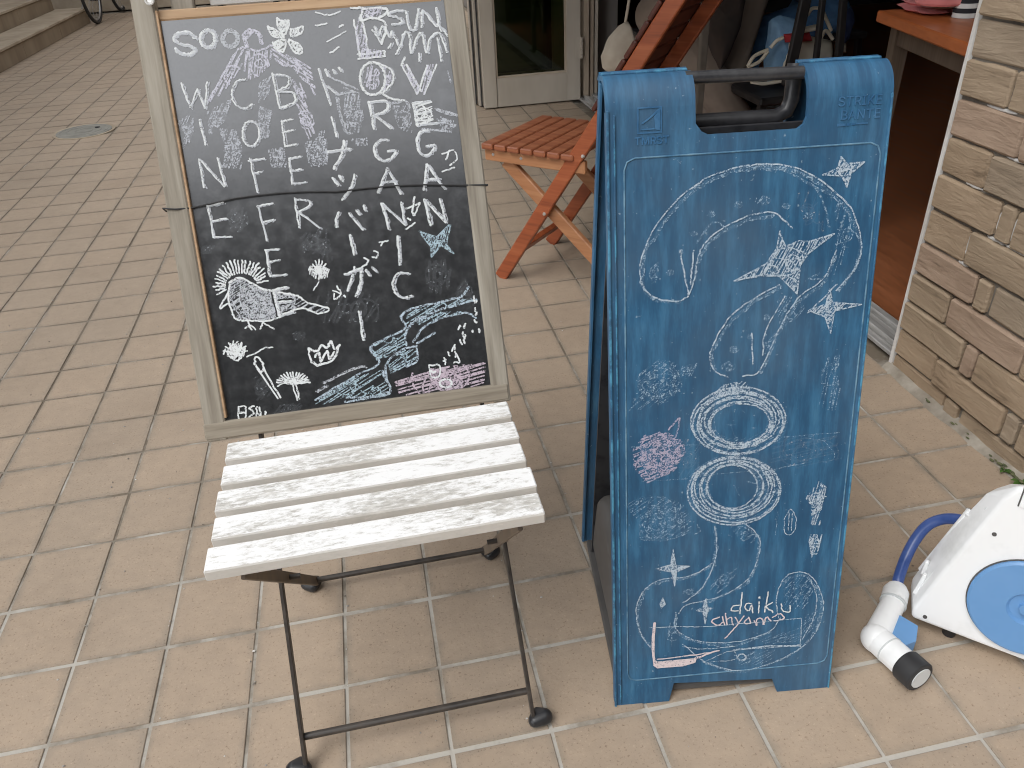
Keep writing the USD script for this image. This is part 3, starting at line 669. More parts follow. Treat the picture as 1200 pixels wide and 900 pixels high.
def leaf(y, x0, x1, first):
    t, zb, zt = 0.036, 0.006, 2.15
    fr = obj('leaf_frame', [cbox((x0 + 0.0375, y, (zb + zt) / 2), (0.075, t, zt - zb), 0.003), cbox((x1 - 0.0395, y, (zb + zt) / 2), (0.079, t, zt - zb), 0.003),
                            cbox(((x0 + x1) / 2, y + .0005, zb + 0.0765), (x1 - x0 - 0.154, t - 0.002, 0.153), 0.003), cbox(((x0 + x1) / 2, y + .0005, zt - 0.06), (x1 - x0 - 0.154, t - 0.002, 0.12), 0.003)], M['door_paint'], fd)
    obj('glass', cbox(((x0 + x1) / 2, y + 0.004, 1.1), (x1 - x0 - 0.156, 0.005, 1.88)), M['glass'], fr)
    bd = [cbox(((x0 + x1) / 2, y - 0.006, 0.164), (x1 - x0 - 0.156, 0.014, 0.010), 0.001), cbox((x1 - 0.084, y - 0.006, 1.1), (0.010, 0.014, 1.86), 0.001), cbox((x0 + 0.080, y - 0.006, 1.1), (0.010, 0.014, 1.86), 0.001)]
    obj('glazing_bead', bd, M['door_edge'], fr)
    if first:
        for zc in (0.27, 1.2, 1.9):
            obj('hinge', [cyl((x1 + 0.004, y - 0.022, zc + (k - 2) * 0.022), (x1 + 0.004, y - 0.022, zc + 0.02 + (k - 2) * 0.022), 0.008, n=12) for k in range(5)] + [cbox((x1 - 0.014, y - 0.0195, zc + 0.011), (0.03, 0.003, 0.11))], M['door_paint'], fr, 30)
leaf(3.03, 0.545, 1.098, True)
leaf(3.100, 0.525, 1.045, False)
leaf(3.165, 0.510, 1.020, False)
obj('weather_strip', [cbox((0.538, 3.06, 1.08), (0.006, 0.02, 2.14)), cbox((0.517, 3.13, 1.08), (0.006, 0.02, 2.14))], M['rubber'], fd)
obj('jamb', [cbox((1.135, 3.06, 1.1), (0.030, 0.07, 2.2), 0.002), cbox((1.170, 3.075, 1.1), (0.022, 0.07, 2.2), 0.002)], M['door_edge'], fd)
obj('jamb', [cbox((1.198, 3.09, 1.1), (0.020, 0.08, 2.2), 0.002)], M['door_paint'], fd)
# white skirting ledges seen through the glass
obj('sill', [cbox((0.95, 3.30, 0.05), (0.7, 0.10, 0.10), 0.004), cbox((0.95, 3.24, 0.03), (0.7, 0.03, 0.06), 0.004)], M['door_paint'], fd)

# ------------------------------------------------------------------ red wooden folding chair
hh_ = np.array([0.7170, -0.6971, 0]); nn_ = np.array([0.6971, 0.7170, 0])
rc = thing('wooden_folding_chair', 'red stained slatted wooden folding chair by the doorway', 'chair', frame((0.2331, 0.8274, 0), hh_, nn_, (0, 0, 1)))
RW = 0.315


def hbar(h0, z0, h1, z1, n, w=0.042, t=0.022):
    return bar((h0, n, z0), (h1, n, z1), w, t, (-(z1 - z0), 0, h1 - h0), 0.003)


for q, n in enumerate((0.0, RW)):
    obj('back_post', hbar(-0.012, -0.0, 0.60, 0.925, n, 0.040), M['red_wood'], rc)
    n2 = 0.026 if q == 0 else RW - 0.026
    obj('front_leg', hbar(0.013, 0.372, 0.452, -0.0, n2, 0.040, 0.02), M['orange_wood'], rc)
    obj('seat_rail', cbox((0.125, n2 - (0.0225 if q == 0 else -0.0225) * 0, 0.391), (0.35, 0.0205, 0.034), 0.003), M['orange_wood'], rc) if q else obj('seat_rail', cbox((0.125, 0.0045 - 0.0, 0.393), (0.335, 0.018, 0.036), 0.003), M['orange_wood'], rc)
for (h, z) in ((0.163, 0.243), (0.29, 0.428)):
    obj('bolt', revolve([(0, -0.002), (0.006, -0.002), (0.004, 0.003), (0, 0.004)], (h, -0.0112, z), (0, -1, 0), 14), M['alu'], rc, 30)
for h in (-0.012, 0.085):
    obj('screw', revolve([(0, -0.001), (0.0055, -0.001), (0.0035, 0.002), (0, 0.0025)], (h, -0.0048, 0.395), (0, -1, 0), 12), M['alu'], rc, 30)
for k in range(7):
    h = -0.045 + 0.0205 + k * 0.0445
    obj('seat_slat', cbox((0, RW / 2 - 0.001, 0), (RW + 0.035, 0.0385, 0.017), 0.003, np.array([[0, 1, 0], [1, 0, 0], [0, 0, 1]]).T), M['seat_wood'], rc)
    p = stage.GetPrimAtPath(numbered.__globals__['USED'] and (path_of(rc) + ('/seat_slat' if k == 0 else f'/seat_slat_{k:03d}')))
    xf = UsdGeom.Xformable(p); xf.AddTranslateOp().Set((h, 0, 0.4195)); xf.AddRotateZOp().Set(0)
for k in range(7):
    t = 0.60 + k * 0.0485; h, z = -0.012 + 0.612 * t, 0.925 * t
    obj('back_slat', bar((h - 0.024, -0.012, z + 0.016), (h - 0.024, RW + 0.012, z + 0.016), 0.049, 0.012, (0.612, 0, 0.925), 0.003), M['shaded_red_wood'], rc)
obj('cross_bar', bar((0.41, 0.026, 0.035), (0.41, RW - 0.026, 0.035), 0.03, 0.018, (0, 0, 1), 0.002), M['red_wood'], rc)
obj('cross_bar', bar((0.055, 0.0, 0.10), (0.055, RW, 0.10), 0.03, 0.018, (0.55, 0, 0.83), 0.002), M['red_wood'], rc)

# canvas bag hanging behind the chair's back
def blob(poly_pts, y_thick, origin, ex, ez, infl=1.0):
    """soft cushion-like solid from an outline (x, z) of given thickness"""
    P = Polygon(poly_pts).buffer(0)
    pts, out = [], []
    minx, miny, maxx, maxy = P.bounds; n = 26
    ring = np.array([P.exterior.interpolate(k / 48, normalized=True).coords[0] for k in range(48)])
    c = ring.mean(0)
    V, F = [], []
    L = 7
    for side in (-1, 1):
        for l in range(L):
            f = l / L
            r = c + (ring - c) * (1 - f)
            d = math.sqrt(max(0, 1 - (1 - f) ** 2)) * y_thick / 2
            for x, z in r: V.append((x, side * d, z))
        V.append((c[0], side * y_thick / 2, c[1]))
    S = 48 * L + 1
    for si, side in enumerate((-1, 1)):
        o = si * S
        for l in range(L - 1):
            for k in range(48):
                k2 = (k + 1) % 48; A, B, C, D = o + l * 48 + k, o + l * 48 + k2, o + (l + 1) * 48 + k2, o + (l + 1) * 48 + k
                F += [[A, B, C], [A, C, D]] if side < 0 else [[A, C, B], [A, D, C]]
        for k in range(48):
            k2 = (k + 1) % 48; A, B = o + (L - 1) * 48 + k, o + (L - 1) * 48 + k2
            F += [[A, B, o + L * 48]] if side < 0 else [[A, o + L * 48, B]]
    V = np.array(V)
    V += (meshkit.fbm(V * 14, 3, 5)[:, None] - 0.5) * np.array([0.006, 0.03, 0.006]) * infl
    ey = np.cross(ez, ex)
    return trimesh.Trimesh(np.asarray(origin) + V[:, :1] * ex + V[:, 1:2] * ey + V[:, 2:] * np.asarray(ez), F, process=False)


def px_poly(pts, y):
    return [(q[0], q[2]) for q in (at_y(px, py, y) for px, py in pts)]


EX, EZ = np.array([1.0, 0, 0]), np.array([0, 0, 1.0])
tote = thing('canvas_bag', 'cream canvas bag hanging behind the red chair back', 'bag')
obj('body', blob(px_poly([(704, 66), (712, 46), (726, 30), (736, 24), (742, 40), (760, 44), (776, 52), (774, 64), (764, 74), (740, 84), (716, 86), (706, 80)], 1.28), 0.10, (0, 1.28, 0), EX, EZ), M['canvas'], tote, True)
p0, p1 = at_y(733, 26, 1.27), at_y(738, -30, 1.27)
obj('strap', tube(curve([p0, (p0 + p1) / 2 + [0.005, 0, 0], p1]), 0.005, 6), M['canvas'], tote, True)

# ------------------------------------------------------------------ inside the shop
mp_ = thing('door_post', 'dark metal post standing in the shop doorway behind the blue sign', 'post')
pb = np.array([1.17, 1.55, 0.01])
obj('post', [cbox((pb[0], pb[1], 1.1), (0.028, 0.03, 2.2), 0.003)], M['dark_metal'], mp_)
obj('foot_plate', cbox((pb[0], pb[1], 0.020), (0.07, 0.07, 0.012), 0.003), M['dark_metal'], mp_)


def seated(name, label, hip, kneeL, kneeR, footL, footR, fwd, legmat, topmat, leg_r, soles):
    """person sitting: continuous body, trousers over it, shoes, head with face, hair, hands"""
    t = thing(name, label, 'person')
    hip, fwd = np.asarray(hip, float), np.asarray(fwd, float); fwd = fwd / np.linalg.norm(fwd)
    rt = np.cross(fwd, [0, 0, 1.0])
    J, Rr = {}, {}
    def j(n, p, r): J[n] = np.asarray(p, float); Rr[n] = r
    up = np.array([0, 0, 1.0])
    j('hl', hip - rt * 0.09, 0.085); j('hr', hip + rt * 0.09, 0.085)
    j('belly', hip + up * 0.12, 0.10); j('chl', hip + up * 0.36 - rt * 0.09 + fwd * 0.03, 0.095); j('chr', hip + up * 0.36 + rt * 0.09 + fwd * 0.03, 0.095)
    j('shl', hip + up * 0.44 - rt * 0.16 + fwd * 0.03, 0.055); j('shr', hip + up * 0.44 + rt * 0.16 + fwd * 0.03, 0.055)
    j('nk', hip + up * 0.52 + fwd * 0.04, 0.05); j('nk2', hip + up * 0.60 + fwd * 0.05, 0.048)
    j('ell', hip + up * 0.20 - rt * 0.21 + fwd * 0.06, 0.042); j('elr', hip + up * 0.20 + rt * 0.21 + fwd * 0.06, 0.042)
    j('wrl', hip + up * 0.14 - rt * 0.10 + fwd * 0.27, 0.028); j('wrr', hip + up * 0.14 + rt * 0.10 + fwd * 0.27, 0.028)
    body = spheres_body([('hl', 'hr'), ('hl', 'belly'), ('hr', 'belly'), ('belly', 'chl'), ('belly', 'chr'), ('chl', 'chr'), ('chl', 'shl'), ('chr', 'shr'), ('shl', 'shr'), ('shl', 'nk'), ('shr', 'nk'), ('nk', 'nk2'),
                         ('shl', 'ell'), ('shr', 'elr'), ('ell', 'wrl'), ('elr', 'wrr')], Rr, J, 0.025)
    obj('body', body, topmat, t, True)
    JL, RL = {}, {}
    for s, k, f in (('l', kneeL, footL), ('r', kneeR, footR)):
        h0 = J['h' + s]; k, f = np.asarray(k, float), np.asarray(f, float)
        JL.update({'h' + s: h0 - up * 0.01, 'k' + s: k, 'm' + s: k * .5 + f * .5 + np.array([0, 0, 0.02]), 'a' + s: f + up * 0.055})
        RL.update({'h' + s: leg_r[0], 'k' + s: leg_r[1], 'm' + s: leg_r[2], 'a' + s: leg_r[3]})
    obj('trousers', spheres_body([('hl', 'hr'), ('hl', 'kl'), ('kl', 'ml'), ('ml', 'al'), ('hr', 'kr'), ('kr', 'mr'), ('mr', 'ar')], RL, JL, 0.02, 8), legmat, t, True)
    for s, f, d in (('l', footL, soles[0]), ('r', footR, soles[1])):
        f = np.asarray(f, float); d = np.asarray(d, float); d /= np.linalg.norm(d); sd = np.cross(d, up)
        sh_ = hull([f + d * a + sd * b + up * c for a, b, c in [(-.06, .03, 0.012), (-.06, -.03, 0.012), (.17, .038, 0.012), (.17, -.038, 0.012), (.2, 0, 0.012), (-.07, 0, .03), (.19, 0, .035), (.13, .035, .045), (.13, -.035, .045), (.0, .03, .085), (.0, -.03, .085), (-.06, .025, .085), (-.06, -.025, .085)]])
        so_ = obj('shoe', sh_, M['canvas'] if topmat is M['dark_cloth'] else M['dark_cloth'], t, 40)
        obj('sole', hull([f + d * a + sd * b + up * c for a in (-.07, .2) for b in (-.034, .034) for c in (0, .016)] + [f + d * .215 + up * c for c in (0, .016)]), M['white_cloth'], so_, 30)
    # head
    hc = J['nk2'] + up * 0.10 + fwd * 0.02
    hd_ = trimesh.creation.icosphere(4, 1.0); v = hd_.vertices.copy()
    x, y, z = v[:, 0], v[:, 1], v[:, 2]          # x right, y forward, z up
    yy = y * 0.095; zz = z * 0.115; xx = x * 0.073 * (1 - 0.22 * np.clip(-z, 0, 1) ** 1.5)
    nose = np.exp(-((x / 0.13) ** 2 + ((z + 0.12) / 0.2) ** 2)) * (y > 0); yy = yy + nose * 0.020
    for sx in (-1, 1): yy = yy - 0.008 * np.exp(-(((x - sx * 0.38) / 0.16) ** 2 + ((z - 0.04) / 0.12) ** 2)) * (y > 0)
    yy = yy + 0.005 * np.exp(-((x / 0.25) ** 2 + ((z + 0.45) / 0.07) ** 2)) * (y > 0)
    tw = lambda P: hc + P[:, :1] * rt + P[:, 1:2] * fwd + P[:, 2:] * up
    obj('head', trimesh.Trimesh(tw(np.stack([xx, yy, zz], 1)), hd_.faces, process=False), M['skin'], t, True)
    hp = v[(z > 0.25) | ((y < -0.1) & (z > -0.5))] * np.array([0.083, 0.105, 0.128]); obj('hair', hull(tw(hp + np.array([0, -0.012, 0.004]))), M['hair'], t, 30)
    for sx in (-1, 1):
        obj('eye', trimesh.Trimesh(tw(trimesh.creation.icosphere(2, 0.010).vertices + np.array([sx * 0.028, 0.079, 0.004])), trimesh.creation.icosphere(2, 0.01).faces), M['dark_cloth'], t, True)
        obj('ear', hull(tw(np.array([[sx * .07, -.01, .02], [sx * .082, -.02, .025], [sx * .07, -.01, -.03], [sx * .08, -.015, -.02], [sx * .07, .008, 0]]))), M['skin'], t, 30)
    obj('mouth', hull(tw(np.array([[-.02, .084, -.052], [.02, .084, -.052], [0, .093, -.049], [0, .092, -.057]]))), M['red'], t, 30)
    for s in ('l', 'r'):                        # hands resting on the thighs, five fingers each
        w = J['wr' + s]; sg = -1 if s == 'l' else 1
        HJ, HR, B = {'w': w, 'p1': w + fwd * .05 - rt * .022, 'p2': w + fwd * .05 + rt * .022, 'p3': w + fwd * .075}, {'w': .022, 'p1': .016, 'p2': .016, 'p3': .016}, [('w', 'p1'), ('w', 'p2'), ('p1', 'p2'), ('p1', 'p3'), ('p2', 'p3')]
        for q in range(4):
            o = (q - 1.5) * 0.0175; L = (0.06, 0.07, 0.075, 0.058)[q]
            for m_, (a, dz) in enumerate(((0, 0), (.5, -.008), (1, -.03))):
                HJ[f'{q}{m_}'] = w + fwd * (.08 + L * a * .9) + rt * o * (1 + .25 * a) + up * dz; HR[f'{q}{m_}'] = .0082
            B += [(f'{q}0', f'{q}1'), (f'{q}1', f'{q}2'), (f'{q}0', 'p3')]
        HJ['t0'] = w + fwd * .02 - rt * sg * .02; HJ['t1'] = w + fwd * .05 - rt * sg * .048; HJ['t2'] = w + fwd * .08 - rt * sg * .05 - up * .01
        HR.update({'t0': .013, 't1': .0095, 't2': .0085}); B += [('t0', 't1'), ('t1', 't2')]
        obj('hand', spheres_body(B, HR, HJ, 0.006, 4), M['skin'], t, True)
    return t


def stool(name, label, c, h, w, mat):
    s = thing(name, label, 'stool', frame((c[0], c[1], 0.01), *np.eye(3)))
    obj('seat', cbox((0, 0, h - 0.015), (w, w, 0.03), 0.006), mat, s)
    for sx in (-1, 1):
        for sy in (-1, 1): obj('leg', bar((sx * (w / 2 - .03), sy * (w / 2 - .03), h - 0.03), (sx * w / 2, sy * w / 2, 0), 0.03, 0.03, (1, 0, 0), 0.003), mat, s)
    return s


# person in beige trousers facing the street, knees apart and feet together
kL, kR = at_y(792, 22, 2.06), at_y(886, -28, 2.16)
fA, fB = np.array([at_z(812, 128, 0.015)[0], 2.02, 0.012]), np.array([at_y(838, 124, 2.1)[0], 2.12, 0.012])
hipB = np.array([1.42, 2.50, 0.50])
pbg = seated('person', 'seated person in beige trousers and dark top, seen behind the sign handle', hipB, kL, kR, fA, fB, (0, -1, 0), M['beige_cloth'], M['dark_cloth'], (0.10, 0.085, 0.082, 0.085), [(0.1, -1, 0), (-0.15, -1, 0)])
M['brown_cloth'] = mottled('dark_brown_cloth', (0.02, 0.014, 0.011), (0.045, 0.03, 0.023), 10.0, 0.9, 0.3, 120.0, coord='world')
obj('coat_hem', blob(px_poly([(812, -30), (880, -30), (868, 30), (854, 66), (843, 86), (834, 64), (820, 24)], 1.97), 0.10, (0, 1.97, 0), EX, EZ), M['brown_cloth'], pbg, True)
stool('stool', 'dark stool under the person in beige trousers', (1.42, 2.52), 0.40, 0.34, M['black_wood'])
# person in blue jeans facing left
kA = at_y(884, 42, 2.28); aA = at_y(850, 122, 2.22); fA2 = np.array([at_z(846, 138, 0.012)[0], 2.20, 0.012])
kA2 = at_y(915, 52, 2.42); fA3 = np.array([at_z(905, 130, 0.012)[0] + .08, 2.45, 0.012])
hipA = np.array([2.16, 2.44, 0.46])
pj = seated('person', 'seated person in blue jeans with striped sock beside the denim bag', hipA, kA, kA2, fA2, fA3, (-1, -0.1, 0), M['denim'], M['navy_cloth'], (0.095, 0.075, 0.052, 0.042), [(-1, -.3, 0), (-1, 0, 0)])
for z, r, mt in ((0.105, 0.046, 'white_cloth'), (0.118, 0.0465, 'dark_cloth'), (0.13, 0.046, 'white_cloth'), (0.145, 0.0465, 'red')):
    obj('sock_stripe', cyl((fA2[0], fA2[1], z - 0.007), (fA2[0], fA2[1], z + 0.006), r, n=18), M[mt], pj, 30)
stool('stool', 'dark stool under the person in blue jeans', (2.17, 2.44), 0.36, 0.34, M['black_wood'])

# dark spindle chair with a denim and cream bag on its seat
YB = 1.86
sc_ = thing('spindle_chair', 'black spindle-back chair standing just inside behind the blue sign', 'chair')
ys = YB - 0.16
def seat_pt(px, py, y): return at_y(px, py, y)
for (a, b, w) in [((948, -20), (922, 100), 0.045), ((966, -20), (953, 100), 0.022), ((990, -20), (980, 100), 0.03)]:
    obj('spindle', bar(at_y(*a, ys), at_y(*b, ys), w, 0.025, (1, 0, 0), 0.004), M['black_wood'], sc_)
s0 = at_y(918, 108, ys)
obj('seat', cbox((s0[0] + 0.10, ys + 0.2, s0[2] - 0.03), (0.42, 0.44, 0.035), 0.008), M['black_wood'], sc_)
for dx in (-0.08, 0.28):
    for dy in (0.02, 0.38): obj('leg', bar((s0[0] + dx, ys + dy, s0[2] - 0.04), (s0[0] + dx * 1.1, ys + dy, 0.01), 0.032, 0.03, (1, 0, 0), 0.003), M['black_wood'], sc_)
obj('top_rail', bar(at_y(935, -22, ys), at_y(1000, -26, ys), 0.05, 0.025, (0, 0, 1), 0.004), M['black_wood'], sc_)

bg = thing('denim_bag', 'denim and cream bag with pale straps on the black chair', 'bag')
obj('body', blob(px_poly([(904, 22), (914, 18), (932, 22), (928, 60), (914, 96), (899, 96), (897, 78), (900, 56), (903, 40)], YB), 0.14, (0, YB, 0), EX, EZ), M['denim_light'], bg, True)
obj('panel', blob(px_poly([(914, 44), (940, 40), (975, 48), (976, 62), (960, 92), (915, 96), (908, 80)], YB - 0.03), 0.13, (0, YB - 0.03, 0), EX, EZ), M['cream'], bg, True)
obj('trim', blob(px_poly([(918, 40), (948, 36), (952, 48), (920, 50)], YB - 0.08), 0.05, (0, YB - 0.08, 0), EX, EZ, 0.2), M['red'], bg, True)
obj('flap', blob(px_poly([(938, 33), (958, 28), (960, 35), (940, 39)], YB - 0.09), 0.04, (0, YB - 0.09, 0), EX, EZ, 0.2), M['cream'], bg, True)
for pts in ([(876, 78), (884, 66), (900, 58)], [(876, 79), (890, 72), (900, 60)], [(903, 56), (910, 48), (918, 44)], [(946, 18), (952, 10), (962, 11), (968, 22), (974, 36)], [(880, 96), (895, 98), (916, 95)], [(962, 44), (968, 36), (976, 46)]):
    obj('strap', tube(curve([at_y(*q, YB - 0.10) for q in pts]), 0.0075, 6), M['cream'], bg, True)
cf = thing('dark_jacket', 'navy jacket hanging beside the denim bag', 'jacket')
obj('body', blob(px_poly([(990, 12), (998, 8), (1000, 22), (990, 52), (982, 56), (984, 34)], 1.95), 0.08, (0, 1.95, 0), EX, EZ), M['navy_cloth'], cf, True)
obj('cuff', blob(px_poly([(980, 54), (990, 50), (990, 62), (980, 64)], 1.94), 0.06, (0, 1.94, 0), EX, EZ, 0.2), M['canvas'], cf, True)

# table in the doorway
ta = math.radians(12)
e1 = np.array([math.sin(ta), math.cos(ta), 0]); e2 = np.array([math.cos(ta), -math.sin(ta), 0])
tb = thing('wooden_table', 'orange wooden table just inside the doorway behind the brick wall', 'table', frame((1.384, 0.822, 0.0), e2, e1, (0, 0, 1)))
obj('tabletop', cbox((0.35, -0.42, 0.6845), (0.70, 0.84, 0.031), 0.004), M['table_wood'], tb)
obj('apron', [cbox((0.055, -0.42, 0.640), (0.02, 0.74, 0.055), 0.002), cbox((0.645, -0.42, 0.640), (0.02, 0.74, 0.055), 0.002), cbox((0.35, -0.04, 0.640), (0.56, 0.02, 0.055), 0.002)], M['dim_wood'], tb)
for sx, sy in ((0.06, -0.05), (0.06, -0.79), (0.64, -0.05), (0.64, -0.79)):
    obj('leg', hull([(sx + a * .022, sy + b * .022, 0.665) for a in (-1, 1) for b in (-1, 1)] + [(sx + a * .015, sy + b * .015, 0.012) for a in (-1, 1) for b in (-1, 1)]), M['dim_wood'], tb)
obj('brace', bar((0.30, -0.40, 0.62), (0.42, -0.15, 0.05), 0.035, 0.03, (1, 0, 0), 0.003), M['dim_wood'], tb)

pc = thing('pink_cloth', 'folded pink cloth on the orange table', 'cloth')
c0 = at_z(1088, 10, 0.705)
obj('fold', blob([(-0.09, -0.055), (0.02, -0.075), (0.10, -0.06), (0.12, 0.0), (0.06, 0.05), (-0.05, 0.06), (-0.11, 0.02)], 0.016, (c0[0], c0[1], 0.7075), e1 * -1, e2, 0.3), M['pink_cloth'], pc, True)
obj('fold', blob([(-0.10, -0.04), (0.0, -0.05), (0.07, -0.03), (0.06, 0.04), (-0.06, 0.05)], 0.014, (c0[0] + .01, c0[1] + .03, 0.7175), e1 * -1, e2, 0.3), M['pink_cloth'], pc, True)
kt = thing('steel_pot', 'round steel pot standing on the pink cloth', 'pot')
kc = at_z(1102, 8, 0.722); kc = np.array([kc[0], kc[1], 0.724])
obj('bowl', revolve([(0, 0), (0.048, 0), (0.060, 0.008), (0.066, 0.03), (0.066, 0.10), (0.060, 0.10), (0.058, 0.02), (0, 0.012)], kc, (0, 0, 1), 40), M['steel'], kt, 35)
obj('base_band', revolve([(0.0615, 0.006), (0.0672, 0.012), (0.0678, 0.024), (0.0662, 0.024)], kc, (0, 0, 1), 40), M['pink_cloth'], kt, 35)
obj('lid', revolve([(0, 0.125), (0.03, 0.12), (0.067, 0.104), (0.067, 0.101), (0, 0.101)], kc, (0, 0, 1), 40), M['steel'], kt, 35)
sj = thing('striped_jar', 'black and white striped jar at the table edge by the brick wall', 'jar')
jc = at_z(1138, 22, 0.70) + np.array([0.0, 0.03, 0])
jc[2] = 0.701
for q in range(7):
    obj('stripe', cyl(jc + [0, 0, q * 0.012], jc + [0, 0, q * 0.012 + 0.0118], 0.03, n=24), M['white_cloth' if q % 2 == 0 else 'dark_cloth'], sj, 30)

# ------------------------------------------------------------------ white slatted folding chair
ch = thing('slatted_chair', 'white worn slatted folding chair with dark iron legs carrying the chalkboard', 'chair')
SX0, SX1 = -0.386, -0.002
for k in range(5):
    y0 = -0.770 + k * 0.0505
    L = SX1 - SX0
    m = cbox((0, 0, 0), (L, 0.0395, 0.015), 0.0016)
    sl = obj('seat_slat', m, M['worn_white'], ch)
    xf = UsdGeom.Xformable(sl); xf.AddTranslateOp().Set(((SX0 + SX1) / 2 + rng.uniform(-.0015, .0015), y0 + 0.0198, 0.4425)); xf.AddRotateXYZOp().Set((0, 0, rng.uniform(-.15, .15)))
for k in range(3):
    z = 0.60 + k * 0.068; y = -0.737 + 0.512 * z / 0.795 + 0.012
    sl = obj('back_slat', cbox((0, 0, 0), (0.385, 0.012, 0.045), 0.0018), M['worn_white'], ch)
    xf = UsdGeom.Xformable(sl); xf.AddTranslateOp().Set((-0.194, y + 0.006, z)); xf.AddRotateXYZOp().Set((-32.8, 0, 0))
for s in (0, 1):
    sg = -1 if s == 0 else 1
    xf_ = (-0.3585, -0.0235)[s]; xb = (-0.3465, -0.0355)[s]
    obj('leg', bar((xf_, -0.737, 0.010), (xf_ + (0.012 if s == 0 else -0.014), -0.225, 0.795), 0.0145, 0.0055, (0, 1, -0.5), 0.001), M['iron'], ch)
    xt = (-0.352, -0.031)[s]
    obj('leg', bar((xb, -0.372, 0.012), (xt, -0.752, 0.424), 0.0165, 0.006, (0, 1, 1), 0.001), M['lit_iron'], ch)
    obj('seat_rail', bar((xt + sg * -0.009, -0.755, 0.4315), (xt + sg * -0.009, -0.555, 0.4315), 0.008, 0.006, (0, 0, 1), 0.001), M['iron'], ch)
    obj('rivet', cyl((xb - 0.016 * sg, -0.569, 0.225), (xb + 0.016 * sg, -0.569, 0.225), 0.004, n=10), M['iron'], ch, 30)
    for fx, fy, dy, z in ((xf_, -0.737, 0.028, 0.012), (xb, -0.372, -0.026, 0.014)):
        ft = manifold3d.Manifold.batch_hull([manifold3d.Manifold.sphere(r, 16).translate((fx + a, fy + b, c)) for a, b, c, r in ((0.002 * sg, 0, 0.012, 0.0105), (0.017 * sg, dy * 0.1, 0.0125, 0.0125), (0.008 * sg, dy * .4, 0.010, 0.010))])
        obj('foot_cap', ft, M['black_plastic'], ch, 40)
obj('cross_bar', cyl((-0.3575, -0.708, 0.045), (-0.0245, -0.708, 0.045), 0.0052, n=12), M['iron'], ch, 30)
obj('cross_bar', cyl((-0.3465, -0.383, 0.026), (-0.0355, -0.383, 0.026), 0.0052, n=12), M['iron'], ch, 30)

# ------------------------------------------------------------------ chalk drawing kit
class Sheet:
    """chalk marks drawn on a flat board: image points are carried to the board's own (u, v) metres, then stay there"""
    def __init__(self, o, e, up):
        self.o, self.e, self.up = np.asarray(o, float), e, up
        self.n = np.cross(e, up)

    def uv(self, pts):
        out = []
        for px, py in pts:
            X = on_plane(px, py, self.n, self.n @ self.o) - self.o
            out.append((X @ self.e, X @ self.up))
        return np.array(out)


class Crop:
    def __init__(self, sheet, x0, y0, s): self.sh, self.x0, self.y0, self.s = sheet, x0, y0, s
    def __call__(self, pts): return self.sh.uv([(self.x0 + x / self.s, self.y0 + y / self.s) for x, y in pts])


def stroke(uv, w=0.003, smooth=True, jit=0.0004, taper=True):
    p = curve(uv, 6) if smooth and len(uv) > 2 else np.asarray(uv, float)
    if len(p) == 2: p = np.linspace(p[0], p[1], 7)
    p = p + nrg.normal(0, jit, p.shape)
    n = len(p); polys = []
    ww = w * (0.8 + 0.4 * meshkit.noise(np.stack([np.arange(n) * 0.45, np.zeros(n), np.full(n, rng.random() * 99)], 1), 3))
    for a in range(n - 1):
        seg = LineString([p[a], p[a + 1]])
        polys.append(seg.buffer(max(ww[a], 0.0005) / 2, 3))
    return unary_union(polys)


def scribble(uv, gap=0.004, w=0.0016, ang=None, loops=6, cover=1.0):
    P = Polygon(uv).buffer(0)
    if P.is_empty: return P
    ang = rng.uniform(20, 70) if ang is None else ang
    Q = affinity.rotate(P, -ang, origin=(0, 0)); x0, y0, x1, y1 = Q.bounds
    out = []; y = y0 + gap * rng.random()
    while y < y1:
        if rng.random() < cover:
            d = gap * 0.9
            l = LineString([(x0 - .002, y + rng.uniform(-d, d)), ((x0 + x1) / 2, y + rng.uniform(-d, d) * .6), (x1 + .002, y + rng.uniform(-d, d))]).intersection(Q)
            for g in getattr(l, 'geoms', [l]):
                if g.length > w: out.append(affinity.rotate(g, ang, origin=(0, 0)).buffer(w / 2 * rng.uniform(.6, 1.3), 2))
        y += gap * rng.uniform(.6, 1.4)
    c = np.array(P.centroid.coords[0]); r = math.sqrt(P.area / math.pi)
    for k in range(loops):
        a = np.linspace(0, 2 * math.pi, 14); rr = r * rng.uniform(.25, .8); o = c + nrg.normal(0, r * .3, 2)
        g = LineString(np.stack([o[0] + rr * np.cos(a) * rng.uniform(.7, 1.3), o[1] + rr * np.sin(a) * rng.uniform(.6, 1.2)], 1)).buffer(w / 2, 2).intersection(P.buffer(.001))
        out.append(g)
    return unary_union(out)


def ell(cx, cy, rx, ry, a0=0, a1=360, n=16, rot=0):
    a = np.radians(np.linspace(a0, a1, n)); r = math.radians(rot)
    x, y = rx * np.cos(a), ry * np.sin(a)
    return [(cx + X * math.cos(r) - Y * math.sin(r), cy + X * math.sin(r) + Y * math.cos(r)) for X, Y in zip(x, y)]


LAYER = [0]
def marks(name, shapes, mat, parent, label=None, xf=None):
    g = unary_union([s for s in shapes if not s.is_empty]).simplify(0.00012)
    v, f = flat(g)
    LAYER[0] += 1
    P = np.stack([v[:, 0], np.full(len(v), -0.0005 - 0.00002 * (LAYER[0] % 40)), v[:, 1]], 1)
    f = np.asarray(f); a = np.cross(P[f[:, 1]] - P[f[:, 0]], P[f[:, 2]] - P[f[:, 0]])[:, 1] > 0
    f[a] = f[a][:, ::-1]
    if xf is not None: P = xf(P)
    o = obj(name, trimesh.Trimesh(P, f, process=False), mat, parent)
    if label: tag(o, label)
    return o


